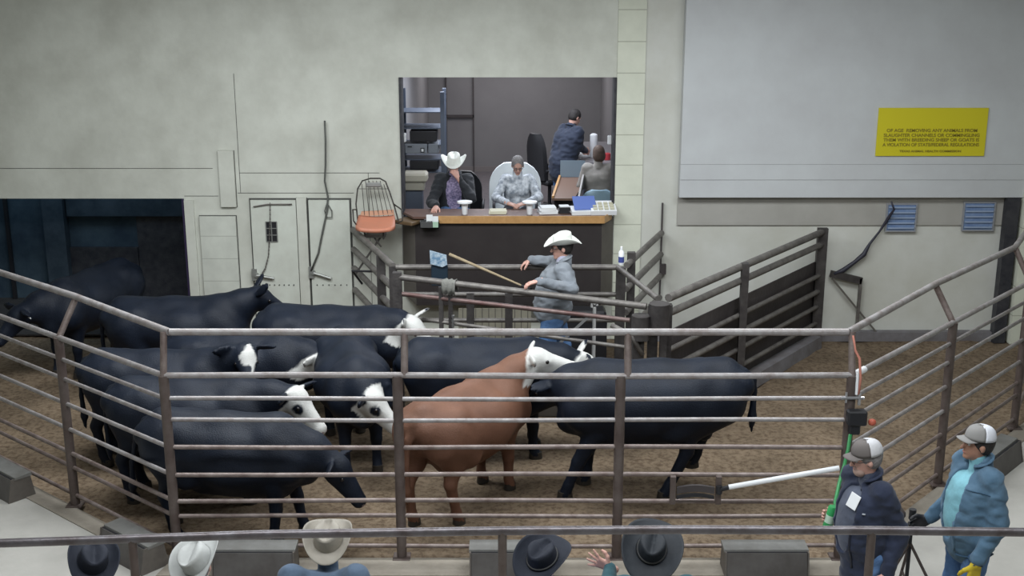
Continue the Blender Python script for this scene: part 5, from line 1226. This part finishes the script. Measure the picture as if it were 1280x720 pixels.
    if 'hat' in F_:
        hc = F_['hat']; tapered_brim_hat(o, Hh(-0.012, 0, hc.get('up', 0.052)), Mh @ Matrix.Rotation(hc.get('tilt', 0), 3, 'Y') @ Matrix.Rotation(hc.get('roll', 0), 3, 'X'), hc['m'], hc.get('band'), hc.get('brim', (0.205, 0.175)), hc.get('curl', 0.075), hc.get('h', 0.115), droop=hc.get('droop', 0.022), crease=hc.get('crease', 0.035))
    if 'cap' in F_:
        cc = F_['cap']; cap(o, Hh(-0.012, 0, 0.046), Mh, cc[0], cc[1])
    return o, J, loc, Hh, Mh
mat_eyew = mat('eye_white', (0.6, 0.58, 0.55), 0.3)

M_hatw = mat('white_felt', (0.72, 0.735, 0.69), 0.75, noise=(0.66, 0.675, 0.63), scale=12, bump=0.1)
M_hatgrey = mat('silver_grey_felt', (0.43, 0.44, 0.43), 0.75, noise=(0.38, 0.39, 0.38), scale=12, bump=0.1)
M_hattan = mat('tan_felt', (0.30, 0.275, 0.235), 0.75, noise=(0.255, 0.235, 0.20), scale=12, bump=0.1)
M_hatnavy = mat('navy_felt', (0.007, 0.010, 0.019), 0.8, noise=(0.012, 0.015, 0.026), scale=10, bump=0.1)
M_hatblack = mat('black_felt', (0.009, 0.012, 0.017), 0.7, noise=(0.016, 0.020, 0.026), scale=10, bump=0.1)
M_bandd = mat('dark_hat_band', (0.03, 0.03, 0.03), 0.6)
M_greyhair = mat('grey_hair', (0.16, 0.15, 0.15), 0.8, noise=(0.26, 0.25, 0.25), scale=25, bump=0.5, bscale=60)
M_brownhair = mat('brown_hair', (0.05, 0.032, 0.024), 0.7, noise=(0.09, 0.06, 0.045), scale=20, bump=0.5, bscale=60)
M_darkhair = mat('dark_hair', (0.02, 0.017, 0.016), 0.7, bump=0.5, bscale=60)

# ring man behind the gate, hands on both rails
M_greyjk = fabric('grey_wool_jacket', (0.16, 0.18, 0.205), (0.205, 0.225, 0.25))
rx = 0.47; ry = 13.38
hl = gp_(0.545, 1.565)
ring, J4, L4, H4, M4 = human('person in a white western hat, glasses and grey jacket leaning on the gate', rx, ry, 0.17, 180, k=1.07, head=(4, -4), skin=M_skinr, lean=-0.19, build=1.22, belly=0.04,
    over=dict(wr_l=(hl.x+0.10, hl.y+0.03, hl.z+0.085), el_l=(0.66, 13.02, 1.52), wr_r=(0.22, 13.82, 1.66), el_r=(0.48, 13.84, 1.62), kn_l=(0.36, 13.2, 0.72), an_l=(0.30, 13.2, 0.26), toe_l=(0.14, 13.18, 0.215), kn_r=(0.60, 13.5, 0.72), an_r=(0.66, 13.5, 0.26), toe_r=(0.50, 13.52, 0.215)),
    hands=dict(l=dict(dir=(-1, -0.15, -0.25), palm=(0, 0, -1), thumb=(0, 1, 0.1), curl=0.55), r=dict(dir=(-0.75, 0.1, -0.45), palm=(0.3, 0, -1), thumb=(0, -1, 0), curl=0.6)),
    outfit=dict(shirt=fabric('pale_lilac_shirt', (0.36, 0.36, 0.46)), jacket=M_greyjk, trousers=M_jeans, open=0.0, hat=dict(m=M_hatw, brim=(0.215, 0.17), curl=0.085, up=0.05, h=0.125), glasses=1, hair=(M_darkhair, 'short'), hem=-0.04))
# his stock cane with the flag
cane = empty('stock_cane', (-0.2, 13.1, 1.6)); tag(cane, 'long tan cane slanting across the podium front toward the ring man\'s hand', 'cane')
g = MB(); c0 = W(652, 357, 13.05); c1 = W(562, 318, 13.55); g.tube([c0, c1], 0.0, 8, radii=[0.011, 0.020]); g.build('cane_shaft', mat('tan_cane', (0.30, 0.24, 0.15), 0.5, noise=(0.22, 0.17, 0.11), scale=15), cane, smooth=40)
g = MB(); g.tube([c0, W(667, 362, 12.95)], 0.012, 8); g.build('cane_grip', M_black, cane, smooth=40)
fg = empty('clipboard_bag', (-0.75, 13.82, 1.5)); tag(fg, 'blue and white striped flap on a dark pouch hung on the podium rail', 'pouch')
g = MB(); a = W(539, 331, 13.84); b = W(560, 357, 13.84); g.box(((a.x+b.x)/2, 13.84, (a.z+b.z)/2), (b.x-a.x, 0.04, a.z-b.z), bevel=0.008); g.build('pouch', mat('dark_teal_vinyl', (0.012, 0.025, 0.04), 0.5), fg)
mf = mat('striped_blue_flap', (0.12, 0.22, 0.33), 0.5, noise=(0.42, 0.50, 0.56), scale=30, detail=2)
g = MB(); g.extrude([W(537, 313, 13.80), W(558, 319, 13.80), W(559, 331, 13.80), W(553, 334, 13.80), W(538, 330, 13.80)], (0, 0.012, 0)); g.build('flap', mf, fg)

# man in navy jacket and cap, front right
s5 = 8.12
m5, J5, L5, H5, M5 = human('person in a grey and white cap, glasses and dark navy jacket with a white badge', 2.58, s5, 0.036, 200, k=0.975, head=(-18, -8), skin=M_skinr, lean=0.05, build=1.02, belly=0.05,
    over=dict(wr_r=(2.43, 8.34, 1.05), el_r=(2.54, 8.40, 1.10), el_l=(2.76, 7.96, 1.10), wr_l=(2.68, 7.90, 0.83)),
    hands=dict(r=dict(dir=(-0.8, 0.1, 0.1), palm=(0, -0.7, 0.2), thumb=(0, 0, 1), curl=0.95), l=dict(curl=0.5)),
    outfit=dict(shirt=fabric('charcoal_blue_shirt', (0.055, 0.065, 0.095)), jacket=fabric('navy_jacket', (0.013, 0.019, 0.042), (0.02, 0.028, 0.058)), trousers=M_jeans, open=0.11, hem=0.20, puff=0.0,
                cap=(mat('grey_brown_cap', (0.13, 0.115, 0.11), 0.8), mat('white_cap_mesh', (0.55, 0.55, 0.57), 0.8, bump=0.3, bscale=200)), glasses=1, hair=(M_greyhair, 'short'), beard=mat('grey_stubble', (0.36, 0.25, 0.21), 0.8)))
# green tin in his hand
g = MB(); gx = Vector((2.34, 8.30, 0.98)); Mt = Matrix.Rotation(R(12), 3, 'Y'); g.lathe([(0.03, 0.0), (0.036, 0.01), (0.036, 0.17), (0.03, 0.18)], gx, 16, Mt)
cn2 = empty('green_carton', gx); tag(cn2, 'green and white carton held by the man in the navy jacket', 'carton')
g.build('carton_body', mat('bright_green_carton', (0.03, 0.30, 0.09), 0.45), cn2, smooth=40)
g = MB(); g.lathe([(0.0368, 0.05), (0.0368, 0.11)], gx, 16, Mt); g.build('pale_label', mat('pale_green_label', (0.45, 0.6, 0.48), 0.5), cn2, smooth=40)

# man in denim jacket, far right
M_denim = fabric('denim_jacket_cloth', (0.055, 0.115, 0.18), (0.09, 0.165, 0.245))
m6, J6, L6, H6, M6 = human('person in a grey and white cap, teal shirt and blue denim jacket', 3.40, 8.28, 0.036, 192, k=1.0, head=(-10, 4), skin=M_skint, lean=-0.02, build=1.0, belly=0.03,
    over=dict(wr_l=(3.36, 8.02, 0.86), el_l=(3.50, 8.04, 1.13), wr_r=(3.17, 8.52, 0.95), el_r=(3.36, 8.54, 1.14)),
    hands=dict(l=None, r=None),
    outfit=dict(shirt=fabric('teal_shirt', (0.15, 0.34, 0.40)), jacket=M_denim, trousers=M_jeans, open=0.10, hem=0.07, puff=0.0,
                cap=(mat('grey_cap_front', (0.24, 0.235, 0.23), 0.8), mat('white_cap_mesh_b', (0.66, 0.68, 0.74), 0.8, bump=0.3, bscale=200)), hair=(M_darkhair, 'short')))
S = hand_solid(J6['wr_l']+Vector((0, 0, -0.02)), (-0.1, 0, -1), -Vector((math.cos(R(280)), math.sin(R(280)), 0)), (-1, 0, 0), 0.7, 0.1, 1.28); Vh, Fh = S.mesh(0.006)
arr_obj('work_glove', Vh, Fh, mat('yellow_work_glove', (0.55, 0.42, 0.03), 0.7, bump=0.3), m6)
S = hand_solid(J6['wr_r'], (-0.8, 0.1, -0.5), (0, -0.7, 0.2), (0, 0, 1), 0.9, 0.1, 1.22); Vh, Fh = S.mesh(0.006); arr_obj('work_glove', Vh, Fh, M_black, m6)
g = MB(); b0 = J6['chest']+Vector((-0.02, -0.165, 0.03)); g.box(b0, (0.11, 0.012, 0.05), M=Matrix.Rotation(R(8), 3, 'Z'), bevel=0.004); g.build('pocket_flap', M_denim, m6, local=True)

f6 = Vector((math.cos(R(192)), math.sin(R(192)), 0)); l6 = Vector((-f6.y, f6.x, 0))
def surf_strip(parent, J, loc, f, l, pts, r, m, name):
    """a raised strip laid on the jacket surface by casting rays at it from outside"""
    jk = [c for c in parent.children if c.name.startswith('jacket')][0]
    from mathutils.bvhtree import BVHTree
    bv = BVHTree.FromPolygons([v.co for v in jk.data.vertices], [tuple(p.vertices) for p in jk.data.polygons])
    out = []
    for (ang, z) in pts:
        d = (f*math.cos(ang)+l*math.sin(ang)); c0 = Vector((J['chest'].x, J['chest'].y, z)); hit = bv.ray_cast(c0+d*0.8, -d)
        if hit[0] is not None: out.append(hit[0]+d*0.003)
    if len(out) > 1: g = MB(); g.tube(out, r, 6, flat=0.4); return g.build(name, m, jk, smooth=True, local=True)
M_seam6 = mat('dark_denim_seam', (0.03, 0.07, 0.12), 0.85)
surf_strip(m6, J6, L6, f6, l6, [(R(22), 1.42-0.04*i) for i in range(16)], 0.012, M_denim, 'button_placket')
surf_strip(m6, J6, L6, f6, l6, [(R(25+8*i), 0.80) for i in range(14)], 0.014, M_seam6, 'waistband')
surf_strip(m6, J6, L6, f6, l6, [(R(30+7*i), 1.33) for i in range(8)], 0.006, M_seam6, 'yoke_seam')
f5 = Vector((math.cos(R(200)), math.sin(R(200)), 0)); l5 = Vector((-f5.y, f5.x, 0))
surf_strip(m5, J5, L5, f5, l5, [(R(26), 1.38-0.04*i) for i in range(16)], 0.009, mat('navy_zip', (0.006, 0.009, 0.02), 0.6), 'zip_edge')
def badge(parent, J, f, l, ang, z):
    from mathutils.bvhtree import BVHTree
    sh = [c for c in parent.children if c.name.startswith('shirt')][0]
    bv = BVHTree.FromPolygons([v.co for v in sh.data.vertices], [tuple(p.vertices) for p in sh.data.polygons])
    d = f*math.cos(ang)+l*math.sin(ang); hit = bv.ray_cast(Vector((J['chest'].x, J['chest'].y, z))+d*0.8, -d)
    n_ = (hit[1]+d).normalized(); s_ = Vector((0, 0, 1)).cross(n_).normalized(); u_ = n_.cross(s_)
    g = MB(); g.box(hit[0]+n_*0.022, (0.085, 0.11, 0.006), M=Matrix((s_, u_, n_)).transposed() @ Matrix.Rotation(R(-12), 3, 'Z'), bevel=0.002); g.build('name_badge', M_white, parent, local=True)
badge(m5, J5, f5, l5, R(22), 1.30)
surf_strip(m5, J5, L5, f5, l5, [(R(45), 1.24), (R(48), 1.24), (R(51), 1.24)], 0.012, mat('pale_logo_patch', (0.3, 0.32, 0.35), 0.7), 'chest_patch')
# folding tripod stand between the two men
ts = empty('folding_tripod', (3.08, 8.62, 0.036)); tag(ts, 'dark folding tripod stand between the two men in caps', 'tripod')
tc_ = Vector((3.08, 8.62, 0)); g = MB(); g.tube([(3.08, 8.62, 0.25), (3.08, 8.62, 0.92)], 0.016, 8); g.build('centre_column', M_black, ts, smooth=40)
g = MB(); g.tube([(3.08, 8.62, 0.90), (3.08, 8.62, 0.98)], 0.028, 10); g.build('grip', M_black, ts, smooth=40)
for k_ in range(3):
    a = R(200+120*k_); e_ = Vector((3.08+0.42*math.cos(a), 8.62+0.42*math.sin(a), 0.05)); g = MB(); g.tube([(3.08, 8.62, 0.70), e_], 0.012, 8); g.tube([(3.08, 8.62, 0.35), Vector((3.08, 8.62, 0.70)).lerp(e_, 0.55)], 0.009, 6); g.build('leg', M_post, ts, smooth=40)
# stool / bag behind the navy jacket
g = MB(); g.box((2.86, 8.55, 1.0), (0.24, 0.24, 0.13), bevel=0.05); g2 = thing_mesh(g, 'stool_pad', mat('dark_brown_vinyl', (0.07, 0.055, 0.05), 0.5), 'rounded dark brown stool pad behind the man in the navy jacket', 'stool', smooth=True)
g = MB(); g.tube([(0, 0, -0.90), (0, 0, 0.0)], 0.02, 8); g.lathe([(0.18, -0.90), (0.18, -0.885), (0.02, -0.87)], (0, 0, 0), 16); g.build('stool_column', M_post, g2, smooth=40, local=True)

# auctioneer's booth
ys = 16.85
xA = W(568, 230, ys).x
M_plaid = mat('plaid_shirt', (0.30, 0.25, 0.38), 0.85, noise=(0.10, 0.09, 0.17), scale=40, detail=1)
human('person in a white western hat and dark jacket seated at the desk', xA, ys, ZF, 270, pose='sit', seat=0.50, head=(0, -14), skin=M_skinr, lean=0.10, build=1.12,
    over=dict(wr_l=(xA+0.06, 16.60, 2.13), el_l=(xA+0.24, 16.52, 1.86), wr_r=(W(545, 265, 16.0).x, 16.08, 1.83), el_r=(xA-0.30, 16.50, 1.80)),
    hands=dict(l=dict(dir=(-0.5, -0.1, 0.75), palm=(-0.5, 0.6, 0), thumb=(0, 0.6, 0.6), curl=1.0), r=dict(dir=(-0.2, -1, -0.25), palm=(0, 0, -1), thumb=(1, 0, 0), curl=0.35)),
    outfit=dict(shirt=M_plaid, jacket=fabric('black_jacket', (0.012, 0.014, 0.018)), trousers=M_jeans, open=0.11, hat=dict(m=M_hatw, curl=0.10, up=0.05, brim=(0.19, 0.19)), hair=(M_darkhair, 'short')))
xB = W(647, 230, ys).x
M_pat = mat('white_and_grey_print', (0.62, 0.66, 0.71), 0.85, noise=(0.20, 0.23, 0.27), scale=13, detail=2, bump=0.2)
human('grey-haired person with glasses in a white and grey patterned top, seated in the white chair', xB, ys+0.02, ZF, 270, pose='sit', seat=0.50, head=(4, -26), skin=M_skin, lean=0.10, build=0.98, female=True,
    over=dict(wr_l=(xB+0.09, 16.24, 1.84), el_l=(xB+0.29, 16.60, 1.85), wr_r=(xB-0.13, 16.24, 1.84), el_r=(xB-0.30, 16.60, 1.85)),
    hands=dict(l=dict(dir=(-0.8, -0.4, -0.15), palm=(0, 0.2, -1), thumb=(0, 0.5, 0.5), curl=0.4), r=dict(dir=(0.8, -0.4, -0.15), palm=(0, 0.2, -1), thumb=(0, 0.5, 0.5), curl=0.4)),
    outfit=dict(shirt=M_pat, trousers=fabric('dark_trousers', (0.03, 0.03, 0.04)), glasses=1, hair=(M_greyhair, 'short')))
xC = W(703, 190, 19.0).x
human('person in a dark navy jacket and blue jeans standing at the back of the booth', xC, 19.0, ZF, 35, k=1.0, head=(0, -30), skin=M_skin, lean=0.35, build=1.2,
    over=dict(wr_r=(1.16, 19.15, 2.10), el_r=(1.02, 18.95, 2.20), wr_l=(1.10, 19.45, 2.08), el_l=(0.95, 19.45, 2.2)),
    hands=dict(l=dict(curl=0.4), r=dict(curl=0.4)),
    outfit=dict(shirt=fabric('dark_shirt', (0.02, 0.02, 0.03)), jacket=fabric('dark_navy_work_jacket', (0.012, 0.018, 0.035)), trousers=M_jeans, hair=(M_darkhair, 'short'), hem=0.12, puff=0.02))
xD = W(748, 200, 17.7).x
human('brown-haired person in a beige top seated in the light blue chair', xD, 17.72, ZF, 85, pose='sit', seat=0.50, head=(15, -12), skin=M_skin, lean=0.02, build=1.0, female=True,
    outfit=dict(shirt=fabric('beige_top', (0.20, 0.19, 0.175)), trousers=fabric('grey_trousers', (0.05, 0.05, 0.055)), hair=(M_brownhair, 'bob')))

# front row, seated with their backs to the viewer
YF = 7.25; ST = 0.425
def hunch(px, py, k=1.0, w_=0.20):
    x = atY(px, py, YF+0.12).x; z = atY(px, py, YF+0.12).z-0.17
    return dict(head=(x, YF+0.12, z), neck=(x, YF+0.03, z-0.14), sh_l=(x-w_, YF-0.13, z-0.10), sh_r=(x+w_, YF-0.13, z-0.10), chest=(x, YF-0.08, z-0.26), el_l=(x-w_-0.07, YF+0.02, z-0.36), el_r=(x+w_+0.07, YF+0.02, z-0.36))
def seated(label, px, py_top, hat_m, shirt_m, yaw=0.0, tilt=0.0, roll=0.0, brim=(0.20, 0.175), curl=0.07, over=None, hands=None, k=1.0, band=None, head=(0, -8), lean=0.06, dz=0.0, heading=90, jacket=False, build=1.12, crease=0.035, droop=0.022):
    top = atY(px, py_top, YF+0.1); 
    return human(label, top.x, YF-0.02, 0.036, heading, pose='sit', seat=ST, k=k, head=head, skin=M_skinr, lean=lean, build=build, over=over, hands=hands, h=0.012,
        outfit=dict(shirt=shirt_m, trousers=M_jeans, hair=(M_greyhair, 'short'), hat=dict(m=hat_m, tilt=tilt, roll=roll, brim=brim, curl=curl, band=band, crease=crease, droop=droop), **({'jacket': shirt_m} if jacket else {})))
seated('person in a dark navy western hat at the far left of the front row', 119, 688, M_hatnavy, fabric('dark_jacket_cloth', (0.02, 0.022, 0.03)), roll=R(14), tilt=R(-16), head=(14, 12), k=0.97, brim=(0.215, 0.18))
seated('person in a silver-white western hat in the front row', 250, 684, M_hatgrey, fabric('pale_grey_shirt', (0.3, 0.31, 0.32)), tilt=R(-18), roll=R(-10), head=(-12, 16), k=0.98, brim=(0.21, 0.18))
seated('person in a tan western hat and slate blue shirt in the front row', 410, 660, M_hattan, fabric('slate_blue_shirt', (0.055, 0.085, 0.13)), tilt=R(-16), head=(0, 8), k=1.0, curl=0.085, build=1.25, brim=(0.195, 0.178), over=hunch(410, 652, w_=0.21))
seated('person in a navy blue western hat and bright blue shirt in the front row', 680, 684, M_hatnavy, fabric('bright_blue_shirt', (0.03, 0.14, 0.42)), roll=R(8), tilt=R(-18), head=(-38, 4), k=0.98, band=M_bandd, brim=(0.225, 0.195), over=hunch(680, 676))
xh = atY(752, 706, YF+0.25)
seated('person in a wide black western hat and teal sleeve with one hand raised', 816, 672, M_hatblack, fabric('dark_teal_shirt', (0.012, 0.06, 0.075)), roll=R(10), tilt=R(-18), head=(-16, 12), k=1.0, brim=(0.255, 0.225), curl=0.06, band=M_bandd,
    over=dict(hunch(816, 664), wr_l=(xh.x+0.06, YF+0.27, xh.z-0.03), el_l=(0.64, YF+0.06, 1.04)), hands=dict(l=dict(dir=(-0.85, 0.15, 0.35), palm=(0.1, 0.9, 0.2), thumb=(0.35, 0, 1), curl=0.12, spread=0.7, th=1.2)))
g = MB(); g.box(atY(213, 716, YF+0.35)-Vector((0, 0, 0.06)), (0.14, 0.10, 0.006), M=rotm(0.3, 0.2)); thing_mesh(g, 'white_sheet', M_paper, 'white sheet of paper held beside the silver-white hat', 'paper')
